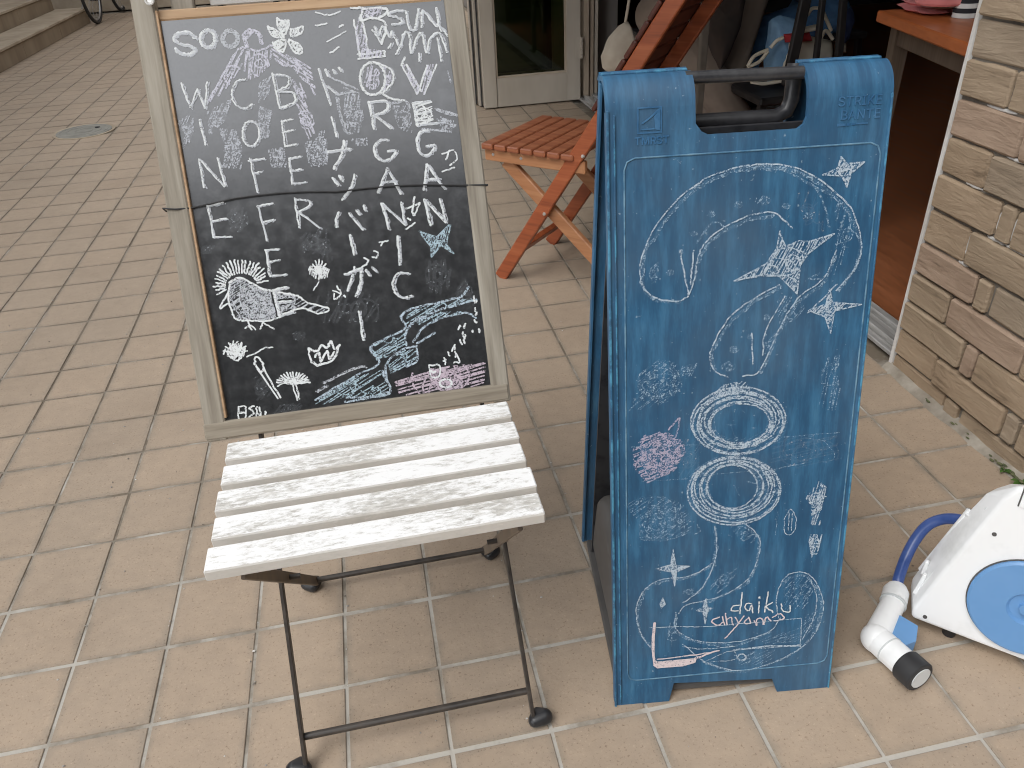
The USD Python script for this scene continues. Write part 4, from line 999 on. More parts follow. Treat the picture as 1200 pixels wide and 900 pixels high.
# ------------------------------------------------------------------ chalkboard leaning on the chair
yaw, tilt = -0.024, 0.437
be = np.array([math.cos(yaw), math.sin(yaw), 0]); bn = np.array([-math.sin(yaw), math.cos(yaw), 0])
bup = math.cos(tilt) * np.array([0, 0, 1]) + math.sin(tilt) * bn; bin_ = np.cross(bup, be)          # bin_: into the board
bo = np.array([-0.393, -0.470, 0.4765]); BW, BH = 0.375, 0.534
bo_fit = np.array([-0.393, -0.470, 0.45])
k_ = 0.0
bo = bo_fit
S1 = Sheet(bo, be, bup)
cb = thing('chalkboard', 'framed black chalkboard covered in chalk lettering standing on the white chair', 'chalkboard', frame(bo, be, -bin_ * -1, bup))
FW = 0.0285
obj('panel', cbox((BW / 2, 0.004, BH / 2), (BW + 0.006, 0.008, BH + 0.006)), M['slate'], cb)
obj('stile', cbox((-FW / 2 - 0.001, 0.004, BH / 2 + 0.022), (FW, 0.022, BH + 0.10), 0.0022), M['grey_wood_v'], cb)
obj('stile', cbox((BW + FW / 2 + 0.001, 0.004, BH / 2 + 0.022), (FW - .002, 0.022, BH + 0.10), 0.0022), M['grey_wood_v'], cb)
obj('bottom_rail', cbox((BW / 2 - 0.002, 0.0035, -0.0135), (BW + 2 * FW + 0.001, 0.024, 0.0245), 0.0025), M['grey_wood_h'], cb)
obj('top_rail', cbox((BW / 2, 0.006, BH + 0.0078), (BW, 0.016, 0.0135), 0.002), M['tan_wood'], cb)
obj('inner_lip', cbox((0.0005, -0.0015, BH / 2 + 0.008), (0.003, 0.009, BH + 0.01), 0.0006), M['tan_wood'], cb)
obj('screw_eye', [cyl((-0.003 , -0.009, 0.556), (-0.003, -0.016, 0.556), 0.003, n=12), tube([(-0.003 + .005 * math.cos(a), -0.016, 0.556 + .005 * math.sin(a)) for a in np.linspace(0, 6.283, 14)[:-1]], 0.0014, 6, True)], M['alu'], cb, 30)
# hidden kick: the board rests on the seat by a wedge strip
for u_ in (0.03, BW - 0.03): obj('rear_strut', cbox((u_, 0.022, BH / 2 + 0.03), (0.03, 0.012, BH + 0.02), 0.002), M['grey_wood_v'], cb)

c1, c2, c3, c4, c5, c6 = Crop(S1, 150, 0, 4.5), Crop(S1, 370, 0, 4.5), Crop(S1, 190, 190, 5.295), Crop(S1, 370, 180, 4.5), Crop(S1, 220, 290, 4.286), Crop(S1, 370, 320, 4.7375)
BSTK = 0.0026


def letters(name, c, strokes, w=BSTK, dbl=True, mat='chalk', label=None):
    main = [stroke(c(s), w * rng.uniform(.78, 1.02)) for s in strokes]
    o = marks(name, main, M[mat], cb, label)
    if dbl:
        dx_, dy_ = rng.uniform(8, 12), rng.uniform(1, 5)
        off = [stroke(c([(x + dx_, y + dy_) for x, y in s]), w * .72, jit=.0006) for s in strokes]
        marks('chalk_ghost', off, M['chalk_ghost'], cb)
    return o


def hatch(name, c, polys, mat, gap=.0032, w=.0017, ang=None, loops=3, label=None, cover=1.0):
    if 'smudge' in name or mat == 'chalk_soft': gap, w = gap * .72, w * 1.15
    for p in polys: marks(name, [scribble(c(p), gap, w, ang, loops, cover)], M[mat], cb, label)


# SOON and the flower
letters('chalk_lettering', c1, [[(355, 200), (315, 170), (260, 178), (242, 208), (275, 232), (330, 242), (352, 266), (320, 288), (275, 280), (250, 258)]], .0044, True)
letters('chalk_lettering', c1, [ell(420, 205, 38, 46, 20, 375)], .0042, True)
letters('chalk_lettering', c1, [ell(540, 205, 40, 42, -60, 290)], .0052, False, 'chalk_ghost')
letters('chalk_lettering', c1, [[(628, 245), (612, 190), (640, 160)], [(628, 200), (655, 166), (690, 178), (706, 228)]], .0056, False, 'chalk_lilac')
fl_ = [[(785, 95), (815, 112), (845, 110), (845, 150), (822, 182), (790, 140)], [(735, 140), (775, 158), (822, 196), (765, 192)], [(858, 156), (890, 150), (922, 140), (915, 175), (865, 192)], [(768, 226), (800, 214), (832, 214), (820, 272), (775, 256)], [(850, 210), (900, 235), (918, 276), (880, 276), (850, 232)]]
marks('chalk_flower', [stroke(np.vstack([c1(p), c1(p[:1])]), .0024) for p in fl_] + [scribble(c1(p), .0035, .0015) for p in fl_], M['chalk'], cb, 'chalk flower of five petals at the top')
# mountain
marks('chalk_mountain', [stroke(c1([(418, 545), (470, 455), (520, 360), (560, 292), (600, 252), (640, 262), (690, 266), (760, 240)]), .0024), stroke(c1([(760, 262), (850, 312), (905, 350), (950, 420), (985, 500)]), .0024)]
      + [scribble(c1(p), .0034, .0022, a, 2) for p, a in [([(555, 285), (615, 262), (600, 350), (530, 450), (440, 545), (430, 520), (505, 415)], 55), ([(612, 270), (700, 275), (760, 265), (745, 345), (690, 400), (640, 420), (600, 345)], 75), ([(760, 268), (880, 305), (960, 352), (990, 480), (945, 445), (865, 352), (790, 345)], -40)]], M['chalk_lilac'], cb, 'chalk mountain with a snowy top')
hatch('chalk_hatching', c1, [[(420, 590), (545, 525), (505, 640), (430, 715)], [(262, 645), (345, 595), (345, 700), (290, 825), (300, 700)], [(690, 440), (760, 400), (740, 500), (690, 560)]], 'chalk_soft', .0042, .0019, 60)
hatch('chalk_hatching', c1, [[(890, 545), (960, 575), (990, 690), (945, 745), (915, 660)], [(860, 420), (910, 440), (965, 570), (920, 560)]], 'chalk_lilac', .0036, .0019, -70)
hatch('chalk_smudge', c1, [[(480, 680), (570, 690), (600, 780), (600, 890), (500, 880), (515, 760)], [(930, 750), (1040, 735), (1055, 860), (960, 875)], [(740, 790), (820, 780), (840, 880), (760, 880)], [(690, 560), (760, 590), (740, 720), (690, 740)]], 'chalk_soft', .0034, .0022, 65)
# thin sunbeams
letters('chalk_line', c2, [[(0, 68), (70, 80), (130, 62)], [(0, 135), (60, 125)], [(60, 222), (160, 165)], [(75, 282), (122, 248)], [(125, 142), (145, 133)]], .0022, False, 'chalk')
# columns of letters
letters('chalk_letter', c1, [[(282, 440), (330, 568)], [(330, 568), (366, 470)], [(366, 470), (405, 570)], [(405, 570), (418, 432)]])
letters('chalk_letter', c1, [[(376, 632), (408, 765)]])
letters('chalk_letter', c3, [[(228, -18), (262, 160)], [(232, -18), (385, 150)], [(343, -25), (392, 150)]])
letters('chalk_letter', c3, [[(285, 272), (320, 465)], [(285, 272), (382, 255)], [(302, 368), (400, 350)], [(320, 465), (425, 462)]])
letters('chalk_letter', c1, [[(622, 420), (575, 428), (548, 490), (568, 552), (615, 572), (655, 548)]])
letters('chalk_letter', c1, [ell(648, 705, 44, 66, -80, 280)])
letters('chalk_letter', c3, [[(545, -20), (590, 188)], [(535, -8), (632, -22)], [(562, 72), (618, 60)]])
letters('chalk_letter', c3, [[(595, 270), (652, 490)], [(590, 275), (688, 256)], [(622, 375), (692, 358)]])
letters('chalk_letter', c3, [[(643, 545), (668, 708)], [(640, 545), (722, 540)], [(655, 622), (728, 606)], [(668, 708), (768, 695)]])
letters('chalk_letter', c1, [[(762, 388), (800, 570)], [(762, 392), (842, 405), (842, 452), (785, 482)], [(785, 482), (872, 490), (876, 540), (800, 570)]])
letters('chalk_letter', c1, [[(810, 635), (830, 772)], [(810, 640), (866, 630)], [(820, 698), (872, 685)], [(830, 772), (888, 762)]])
letters('chalk_letter', c3, [[(785, -20), (810, 136)], [(785, -20), (856, -34)], [(795, 56), (864, 44)], [(810, 136), (890, 124)]])
letters('chalk_letter', c3, [[(822, 225), (850, 405)], [(825, 232), (906, 238), (912, 272), (842, 312)], [(850, 312), (978, 406)]])
# katakana column
letters('chalk_letter', c2, [[(15, 368), (76, 552)], [(52, 452), (105, 492)], [(52, 372), (66, 402)], [(92, 372), (102, 388)], [(124, 358), (134, 374)]], .0034)
letters('chalk_letter', c2, [[(84, 620), (112, 720)]], .003)
letters('chalk_sketch', c2, [[(70, 402), (150, 442), (216, 470)], [(150, 462), (215, 488)], [(110, 500), (190, 482), (192, 530), (160, 570)], [(108, 512), (126, 600), (152, 690), (182, 702)]], .0026, True, 'chalk_soft')
hatch('chalk_smudge', c2, [[(150, 500), (230, 490), (250, 620), (230, 700), (170, 690), (150, 600)], [(190, 735), (280, 730), (280, 765), (200, 765)], [(0, 700), (50, 690), (70, 860), (10, 880)]], 'chalk_soft', .005, .0018, 70)
letters('chalk_letter', c2, [[(65, 802), (185, 786)], [(152, 745), (138, 812), (95, 890)]], .004)
letters('chalk_letter', c4, [[(88, 130), (120, 166)], [(128, 120), (140, 142)], [(204, 112), (188, 175), (140, 242)]], .0036)
letters('chalk_letter', c4, [[(122, 312), (108, 345), (110, 388)], [(174, 315), (250, 402)], [(214, 298), (232, 322)], [(252, 274), (262, 302)]], .0034)
letters('chalk_letter', c4, [[(180, 430), (202, 530)]], .0034)
letters('chalk_letter', c4, [[(154, 636), (240, 606)], [(206, 600), (168, 722)], [(240, 606), (235, 690), (212, 752)], [(264, 614), (282, 642)], [(298, 600), (322, 622)]], .0034)
letters('chalk_letter', c6, [[(240, 214), (262, 370)]], .0032)
letters('chalk_letter', c4, [[(335, 470), (382, 460)], [(352, 464), (344, 488)], [(304, 514), (328, 522), (320, 548), (298, 546)], [(258, 552), (278, 562), (270, 580), (246, 596)]], .0024, False)
letters('chalk_letter', c4, [[(90, 722), (132, 740)], [(112, 698), (132, 742), (98, 768), (98, 740)], [(148, 748), (156, 756)]], .0022, False)
# SUN, sun rays
letters('chalk_lettering', c2, [[(458, 58), (405, 62), (385, 82), (442, 98), (455, 122), (402, 132)], [(474, 62), (492, 150), (524, 150), (542, 48)], [(560, 142), (566, 58), (642, 140), (636, 44)]], .0034)
letters('chalk_sun_rays', c2, [[(308, 140), (332, 190), (352, 140), (392, 200), (400, 168), (442, 246), (462, 180), (492, 180), (502, 280), (532, 200), (560, 178), (582, 280), (602, 205), (652, 178), (692, 275)], [(300, 160), (345, 230)], [(382, 255), (400, 230)], [(425, 285), (450, 240)], [(545, 285), (545, 325)], [(640, 200), (660, 325)], [(665, 150), (695, 190)], [(640, 130), (662, 165)]], .0026, True, 'chalk')
letters('chalk_line', c2, [[(695, 372), (714, 442)]], .0024, False, 'chalk_soft')
# double L, O, V outlines
letters('chalk_letter', c2, [[(200, 110), (216, 190), (232, 300)], [(236, 82), (262, 180), (272, 265)], [(222, 292), (362, 270)], [(226, 314), (364, 296)], [(362, 270), (364, 296)]], .0026, False)
letters('chalk_ornament', c2, [[(185, 44), (245, 46), (232, 108), (300, 92)], [(252, 48), (370, 44), (360, 82), (300, 98), (262, 78)], [(330, 100), (372, 132), (350, 230)]], .0036, False)
hatch('chalk_hatching', c2, [[(205, 130), (240, 90), (272, 262), (360, 272), (362, 296), (232, 312)], [(240, 50), (360, 46), (350, 82), (250, 95)], [(330, 335), (402, 372), (405, 430), (366, 492), (350, 470), (368, 410)], ell(297, 412, 42, 62)], 'chalk_lilac', .0034, .002, 70)
letters('chalk_letter', c2, [ell(300, 415, 66, 86, -90, 275), [(330, 334), (398, 370), (406, 430), (352, 494)], [(340, 490), (402, 522), (470, 532)]], .003, True)
letters('chalk_letter', c2, [[(455, 345), (535, 497)], [(478, 342), (556, 478)], [(535, 497), (588, 345)], [(572, 500), (636, 340)], [(470, 305), (452, 345)]], .003, False)
hatch('chalk_hatching', c2, [[(458, 345), (484, 342), (556, 480), (535, 497)], [(556, 480), (586, 345), (636, 340), (572, 500)]], 'chalk_lilac', .003, .002, 60)
letters('chalk_letter', c2, [[(282, 540), (306, 680)], [(282, 540), (368, 534), (376, 580), (308, 612)], [(318, 612), (398, 676)]], .0036)
letters('chalk_letter', c2, [[(512, 545), (535, 660)], [(512, 545), (600, 534)], [(524, 602), (606, 588)], [(535, 660), (642, 650)]], .0036)
hatch('chalk_hatching', c2, [[(512, 540), (610, 530), (618, 655), (532, 672)]], 'chalk', .0042, .002, 10)
letters('chalk_sketch', c2, [[(628, 572), (742, 605)], [(742, 605), (690, 600), (640, 582)], [(640, 632), (690, 650), (732, 658)], [(660, 622), (700, 640)], [(400, 545), (470, 530), (490, 570)], [(560, 680), (700, 690)]], .003, True, 'chalk_soft')
hatch('chalk_smudge', c2, [[(405, 560), (490, 560), (510, 700), (440, 680)], [(640, 620), (735, 640), (720, 700), (660, 690)]], 'chalk_soft', .005, .0018, 60)
letters('chalk_letter', c2, [[(376, 738), (330, 745), (308, 790), (332, 838), (382, 846), (422, 800), (380, 798)]], .0036)
letters('chalk_letter', c2, [[(590, 688), (546, 702), (534, 760), (558, 815), (602, 812), (626, 768), (584, 772)]], .0036)
letters('chalk_letter', c4, [[(375, 78), (330, 206)], [(375, 78), (450, 212)], [(350, 152), (424, 146)]], .0036)
letters('chalk_letter', c4, [[(348, 265), (386, 396)], [(354, 265), (468, 372)], [(450, 258), (470, 376)]], .0036)
letters('chalk_letter', c4, [[(430, 435), (444, 582)]], .0038)
letters('chalk_letter', c4, [[(486, 632), (432, 632), (406, 682), (422, 736), (460, 760), (502, 750)]], .0034)
letters('chalk_letter', c4, [[(586, 58), (568, 190)], [(586, 58), (678, 186)], [(576, 142), (644, 130)]], .0036)
letters('chalk_letter', c4, [[(570, 245), (606, 376)], [(574, 245), (684, 362)], [(654, 240), (686, 360)]], .0036)
letters('chalk_letter', c2, [[(668, 812), (728, 790)], [(700, 795), (690, 842)], [(735, 800), (745, 842), (708, 872)], [(668, 905), (730, 884)]], .0024, False)
letters('chalk_letter', c4, [[(476, 292), (552, 260)], [(520, 230), (510, 300), (516, 326)], [(548, 268), (520, 326)], [(484, 340), (500, 352)], [(472, 402), (522, 366)]], .0026, False)
# butterfly
bf = [(550, 410), (600, 428), (640, 442), (700, 382), (712, 376), (692, 450), (690, 480), (726, 526), (662, 482), (612, 542), (610, 490), (575, 450)]
marks('chalk_butterfly', [stroke(np.vstack([c4(bf), c4(bf[:1])]), .0024, False), scribble(c4(bf), .003, .0018)], M['chalk_blue'], cb, 'pale blue chalk butterfly')
hatch('chalk_smudge', c4, [[(585, 570), (700, 560), (720, 660), (680, 740), (600, 730), (580, 650)]], 'chalk_dust', .006, .0025, 80)
# bird
bd_ = [(212, 175), (260, 152), (320, 178), (370, 205), (430, 218), (500, 232), (560, 246), (600, 275), (712, 308), (652, 332), (560, 304), (450, 356), (380, 370), (300, 366), (242, 360), (216, 300), (205, 240)]
e_gap = unary_union([stroke(c5(q), .0085) for q in ([(432, 225), (462, 340)], [(430, 215), (496, 200)], [(446, 278), (518, 268)], [(462, 340), (526, 324)])])
marks('chalk_bird_fill', [scribble(c5(bd_), .0034, .0019, 25, 40).difference(e_gap)], M['chalk_ghost'], cb)
marks('chalk_bird', [stroke(c5(bd_ + bd_[:1]), .0024)]
      + [stroke(c5([(270 + 82 * math.cos(a), 190 - 62 * math.sin(a)), (270 + rng.uniform(125, 145) * math.cos(a), 192 - rng.uniform(125, 140) * math.sin(a))]), .0023) for a in np.radians(np.arange(12, 200, 8.5))]
      + [stroke(c5([(205, 225), (162, 302), (205, 278)]), .0024), stroke(c5([(300, 366), (322, 412)]), .0022), stroke(c5([(290, 406), (316, 392), (342, 410)]), .0022), stroke(c5([(378, 372), (364, 410)]), .002), stroke(c5([(385, 380), (432, 408)]), .002)], M['chalk'], cb, 'white chalk bird with a spiky crest')
letters('chalk_letter', c5, [[(432, 225), (462, 340)], [(430, 215), (496, 200)], [(446, 278), (518, 268)], [(462, 340), (526, 324)]], .0042)
fw = lambda cx, cy, rx, ry, n: [stroke(c5([(cx, cy), (cx + rx * math.cos(a), cy - ry * math.sin(a))]), .0022) for a in np.linspace(.2, 2.95, n)]
marks('chalk_flower', [scribble(c5([(606, 96), (660, 92), (716, 112), (700, 152), (650, 160), (612, 132)]), .0028, .002)] + fw(660, 120, 40, 58, 7) + [stroke(c5([(662, 168), (632, 218)]), .0018)], M['chalk'], cb, 'small chalk flower right of the bird')
marks('chalk_flower', [scribble(c5([(176, 532), (210, 482), (280, 482), (300, 530), (252, 572)]), .0034, .0022)] + fw(240, 530, 60, 60, 8), M['chalk'], cb, 'small chalk flower at lower left')
letters('chalk_line', c5, [[(298, 546), (350, 526), (385, 505), (425, 502)]], .002, False)
marks('chalk_brush', [stroke(c5([(336, 585), (345, 550), (378, 580), (384, 612), (464, 752)]), .0026), stroke(c5([(352, 612), (452, 756)]), .0024), stroke(c5([(336, 582), (366, 626), (384, 606)]), .0026)], M['chalk'], cb)
marks('chalk_flower', fw(530, 688, 85, 62, 15) + [stroke(c5([(525, 690), (552, 768)]), .0022), stroke(c5([(545, 690), (562, 762)]), .0022), stroke(c5([(450, 700), (480, 680)]), .002)], M['chalk'], cb, 'chalk dandelion at the bottom')
marks('chalk_flower', [stroke(c5(p), .003) for p in ([(606, 510), (618, 560), (645, 590), (680, 585)], [(680, 585), (735, 560), (762, 490)], [(606, 510), (650, 520), (672, 492), (700, 505), (720, 470), (738, 510), (762, 490)], [(640, 550), (660, 530), (670, 570), (700, 520), (712, 560), (735, 525)])], M['chalk'], cb, 'chalk lotus flower')
letters('chalk_signature', c5, [[(256, 800), (290, 802), (288, 860), (256, 858), (256, 800)], [(258, 830), (288, 830)], [(336, 796), (310, 806), (332, 830), (308, 852)], [(346, 800), (346, 852)], [(362, 802), (366, 842), (346, 826)], [(390, 822), (390, 838)]], .0026, False)
hatch('chalk_smudge', c5, [[(330, 650), (400, 640), (420, 740), (350, 770)], [(530, 420), (590, 430), (580, 470), (530, 460)], [(420, 800), (560, 780), (600, 820), (430, 840)]], 'chalk_dust', .006, .0022, 40)
# rocks and waterfall
rk = [[(850, 75), (808, 130), (740, 150), (600, 180), (505, 212), (474, 246), (492, 310), (330, 390), (304, 430), (350, 502), (200, 582), (0, 705)], [(890, 146), (780, 178), (700, 200), (565, 258), (500, 330), (502, 400)], [(890, 248), (830, 220), (700, 250), (600, 302), (540, 382)], [(560, 402), (470, 430), (402, 490), (388, 560), (412, 640), (380, 680), (170, 692)], [(560, 402), (560, 490), (502, 520)], [(660, 330), (560, 390)], [(370, 545), (390, 600)], [(160, 715), (260, 700), (400, 660)], [(520, 300), (545, 270), (640, 245)]]
marks('chalk_rocks', [stroke(c6(p), .0030) for p in rk], M['chalk_line'], cb, 'pale blue chalk cliffs with a stream')
hatch('chalk_rock_shading', c6, [[(508, 214), (740, 152), (888, 140), (890, 150), (700, 196), (565, 250), (500, 300)], [(310, 425), (335, 394), (490, 314), (500, 395), (385, 468), (345, 492)], [(402, 492), (480, 432), (560, 420), (556, 490), (482, 522), (420, 562)], [(0, 722), (200, 584), (358, 540), (372, 572), (260, 640), (150, 690), (0, 745)], [(560, 270), (700, 215), (840, 215), (700, 250), (590, 300)], [(160, 690), (380, 600), (405, 640), (380, 678)]], 'chalk_blue', .0036, .0018, 25, 2)
letters('chalk_line', c6, [[(40, 610), (140, 560), (235, 520), (275, 520)], [(0, 660), (60, 625)]], .003, True, 'chalk_soft')
pk = [(442, 602), (520, 560), (640, 532), (780, 515), (940, 500), (930, 622), (700, 650), (470, 680)]
hatch('chalk_wall', c6, [pk], 'chalk_pink', .0036, .0027, 8, 12, 'pink chalk wall at the lower right')
marks('chalk_figures', [stroke(c6(p), .0022) for p in ([(630, 512), (686, 512), (686, 572), (640, 576), (630, 512)], ell(722, 612, 34, 22), [(715, 470), (720, 505)], [(770, 400), (775, 440), (800, 490), (765, 495)], [(735, 440), (742, 460)])] + [stroke(c6([(x, y), (x + rng.uniform(-14, 14), y + rng.uniform(6, 26))]), .0026) for x, y in ((880, 130), (892, 155), (886, 190), (895, 220), (880, 262), (830, 280), (905, 310), (870, 320), (800, 290), (815, 330), (800, 370), (830, 345), (820, 372), (722, 480), (765, 410), (780, 450), (640, 540), (665, 545))], M['chalk'], cb)
# eraser haze
hatch('chalk_haze', c4, [[(0, 760), (130, 700), (330, 760), (330, 880), (30, 890)], [(0, 380), (60, 400), (90, 560), (0, 560)], [(730, 780), (760, 640), (820, 700), (840, 800)]], 'chalk_dust', .009, .003, 60)
hatch('chalk_haze', c3, [[(230, 520), (330, 520), (330, 560), (230, 570)], [(850, 430), (980, 460), (1030, 580), (880, 560)], [(400, 300), (520, 280), (540, 420), (430, 440)]], 'chalk_dust', .009, .003, 45)

# cord round the board and the chair back
cd_pts = S1.uv([(193, 245), (208, 246), (225, 244), (248, 239), (275, 233), (300, 229.5), (330, 226.5), (360, 225), (395, 225), (430, 221), (465, 218), (500, 217), (535, 217.5), (571, 217.5)])
loc = [(u, -0.0088 if u < 0.0 or u > BW else -0.0045 - 0.002 * math.sin(math.pi * u / BW) * 0 , v) for u, v in cd_pts]
loc = loc + [(0.4065, 0.0, 0.283), (0.400, 0.035, 0.285), (BW / 2, 0.055, 0.286), (-0.025, 0.035, 0.29), (-0.0325, 0.0, 0.293)]
W3 = np.array([bo + be * a + bin_ * -1 * (-b) * 1.0 + bup * c for a, b, c in loc]) if False else np.array([bo + be * a + bin_ * b + bup * c for a, b, c in loc])
cdp = obj('tie_cord', tube(W3, 0.0011, 7, True), M['rubber'], None, True)
tag(cdp, 'thin black cord tied across the chalkboard', 'cord')

# ------------------------------------------------------------------ blue A-frame sign
syaw, stl = -0.134, 0.206
se = np.array([math.cos(syaw), math.sin(syaw), 0]); sn = np.array([-math.sin(syaw), math.cos(syaw), 0])
so = np.array([0.104, -0.733, 0.0])
sup = math.cos(stl) * np.array([0, 0, 1]) + math.sin(stl) * sn
S2 = Sheet(so, se, sup)
sg = thing('a_frame_sign', 'blue plastic A-frame chalk sign with handle hole at the top', 'sign', frame(so, se, sn, (0, 0, 1)))
SW, SH = 0.333, 0.905
ct, st2 = math.cos(stl), math.sin(stl)


def fr(P):        # (u, w, v) of the front panel -> sign axes
    P = np.asarray(P, float)
    return np.stack([P[:, 0], P[:, 2] * st2 + P[:, 1] * ct, P[:, 2] * ct - P[:, 1] * st2], 1)


def fmesh(m): return trimesh.Trimesh(fr(m.vertices), m.faces, process=False)


def slab(poly, w0, w1):   # polygon in (u, v) extruded in w
    m = extrude(poly, w1 - w0); v = m.vertices
    P = np.stack([v[:, 0], w0 + v[:, 2], v[:, 1]], 1)
    t = trimesh.Trimesh(P, m.faces[:, ::-1], process=False)
    return t


VT = 0.862
outline = Polygon([(0.004, 0), (0.084, 0), (0.091, 0.034), (0.243, 0.026), (0.252, 0), (0.329, 0), (0.333, 0.006), (SW, VT), (0.234, VT), (0.234, 0.842), (0.231, 0.834), (0.224, 0.829), (0.119, 0.829), (0.111, 0.833), (0.104, 0.842), (0.103, VT), (0.0, VT), (0.0, 0.006)])
obj('front_panel', fmesh(slab(outline, 0.0, 0.006)), M['blue'], sg)


def shoulder(u0, u1):
    r = 0.034; prof = []
    for a in np.linspace(0, math.radians(72), 9): prof.append((r * (1 - math.cos(a)), VT + 1.15 * r * math.sin(a)))
    prof.append((0.052, VT + 1.15 * r * math.sin(math.radians(72)) + 0.001))
    inner = [(w + 0.006, v - 0.005) for w, v in prof[::-1]]
    poly = Polygon(prof + inner).buffer(0)
    m = extrude(poly, u1 - u0); v = m.vertices
    return fmesh(trimesh.Trimesh(np.stack([u0 + v[:, 2], v[:, 0], v[:, 1]], 1), m.faces, process=False))


obj('shoulder', shoulder(0.0, 0.103), M['blue'], sg, 40)
obj('shoulder', shoulder(0.234, SW), M['blue'], sg, 40)
# scuffed bright ridges along the top and the left edge
vt = VT + 1.15 * 0.034 * math.sin(math.radians(72))
for a, b in ((0.001, 0.102), (0.235, 0.332)): obj('worn_edge', fmesh(cbox(((a + b) / 2, 0.0395, vt + 0.0015), (b - a, 0.013, 0.0035), 0.0012)), M['blue_edge'], sg)
obj('worn_edge', fmesh(cbox((0.0016, -0.0008, VT / 2), (0.0032, 0.004, VT), 0.0008)), M['blue_edge'], sg)
obj('worn_edge', fmesh(cbox((SW - 0.0012, -0.0003, VT / 2), (0.0024, 0.003, VT), 0.0007)), M['blue_edge'], sg)
obj('worn_edge', fmesh(cbox((0.0095, -0.0006, VT / 2), (0.0022, 0.003, VT - 0.01), 0.0008)), M['blue_edge'], sg)
obj('side_flange', fmesh(cbox((0.0025, 0.010, VT / 2), (0.004, 0.010, VT - 0.004), 0.0008)), M['blue'], sg)
obj('side_flange', fmesh(cbox((SW - 0.0025, 0.016, VT / 2), (0.004, 0.022, VT - 0.004), 0.0008)), M['blue'], sg)
rp = [(0.0205, 0.060), (0.0205, 0.795), (0.024, 0.804), (0.033, 0.808), (0.312, 0.808), (0.321, 0.804), (0.325, 0.795), (0.325, 0.062), (0.321, 0.053), (0.312, 0.049), (0.033, 0.046), (0.024, 0.050)]
rpu = np.array(rp)
ridge = tube(np.stack([curve(rpu, 4, True)[:, 0], np.full(48, -0.0002), curve(rpu, 4, True)[:, 1]], 1) if False else np.stack([rpu[:, 0], np.full(len(rpu), -0.0001), rpu[:, 1]], 1), 0.0011, 6, True)
obj('border_ridge', fmesh(ridge), M['blue_ridge'], sg, True)
# rear panel and the insides
RT, RB = (0.226, 0.880), (0.360, 0.0)


def rear(P):
    P = np.asarray(P, float); d = np.array([RT[0] - RB[0], RT[1] - RB[1]]); L = np.linalg.norm(d); d = d / L; nrm = np.array([d[1], -d[0]])
    return np.stack([P[:, 0], RB[0] + P[:, 2] * d[0] + P[:, 1] * nrm[0], RB[1] + P[:, 2] * d[1] + P[:, 1] * nrm[1]], 1)


ro = Polygon([(0.0, 0), (0.084, 0), (0.091, 0.034), (0.243, 0.03), (0.252, 0), (SW, 0), (SW, 0.885), (0.234, 0.885), (0.234, 0.800), (0.103, 0.800), (0.103, 0.885), (0.0, 0.885)])
m = slab(ro, -0.003, 0.003); obj('rear_panel', trimesh.Trimesh(rear(m.vertices), m.faces, process=False), M['blue'], sg)
for u in (0.002, SW - 0.002):
    m = cbox((u, -0.005, 0.44), (0.004, 0.008, 0.87), 0.0008); obj('side_flange', trimesh.Trimesh(rear(m.vertices), m.faces, process=False), M['blue'], sg)
obj('lining', [cbox((SW / 2, 0.245, 0.42), (SW - 0.02, 0.004, 0.80), 0, np.array([[1, 0, 0], [0, math.cos(.15), -math.sin(.15)], [0, math.sin(.15), math.cos(.15)]]))], M['black_plastic'], sg)  # black sheet set between the front and rear panels
M['handle_black'] = mottled('satin_black_plastic', (0.022, 0.022, 0.024), (0.035, 0.035, 0.037), 30.0, 0.28, 0.05, 100.0)
# black handle frame in the hole
hp = lambda u, v, w: fr(np.array([[u, w, v]]))[0]
obj('handle_bar', cyl(hp(0.096, 0.8915, 0.022), hp(0.240, 0.8895, 0.022), 0.0074, n=18), M['handle_black'], sg, 30)
ringp = [hp(0.098, 0.9, 0.045), hp(0.098, 0.865, 0.045), hp(0.100, 0.846, 0.045), hp(0.108, 0.841, 0.045), hp(0.212, 0.841, 0.045), hp(0.226, 0.847, 0.045), hp(0.232, 0.86, 0.045), hp(0.234, 0.9, 0.045)]
obj('handle_frame', tube(ringp, 0.0095, 12), M['black_plastic'], sg, True)
# ballast tank and tray
obj('ballast_tank', manifold3d.Manifold.batch_hull([manifold3d.Manifold.sphere(0.022, 20).translate((a, b, c)) for a in (0.034, 0.30) for b, c in ((0.085, 0.045), (0.30, 0.045), (0.12, 0.165), (0.262, 0.165))]), M['grey_plastic'], sg, 40)
obj('base_tray', [cbox((SW / 2, 0.19, 0.014), (SW - 0.012, 0.30, 0.012), 0.002), cbox((SW / 2, 0.052, 0.0105), (SW - 0.03, 0.012, 0.010), 0.003)], M['grey_plastic'], sg)
obj('foot_bar', cyl((0.06, 0.0205, 0.0105), (0.275, 0.0205, 0.0105), 0.0075, n=14), M['grey_plastic'], sg, 30)
obj('inner_skirt', cbox((SW / 2, 0.034, 0.040), (SW - 0.02, 0.004, 0.06), 0.001), M['black_plastic'], sg)  # black plate added behind the notch; paints the shade in the opening

# embossed marks near the top
def emb(name, m, u, v):
    V = m.vertices; P = np.stack([u + V[:, 0], -V[:, 2] * 0.5 - 0.0002, v + V[:, 1]], 1)
    return obj(name, trimesh.Trimesh(fr(P), m.faces[:, ::-1], process=False), M['blue_edge_soft'], sg)


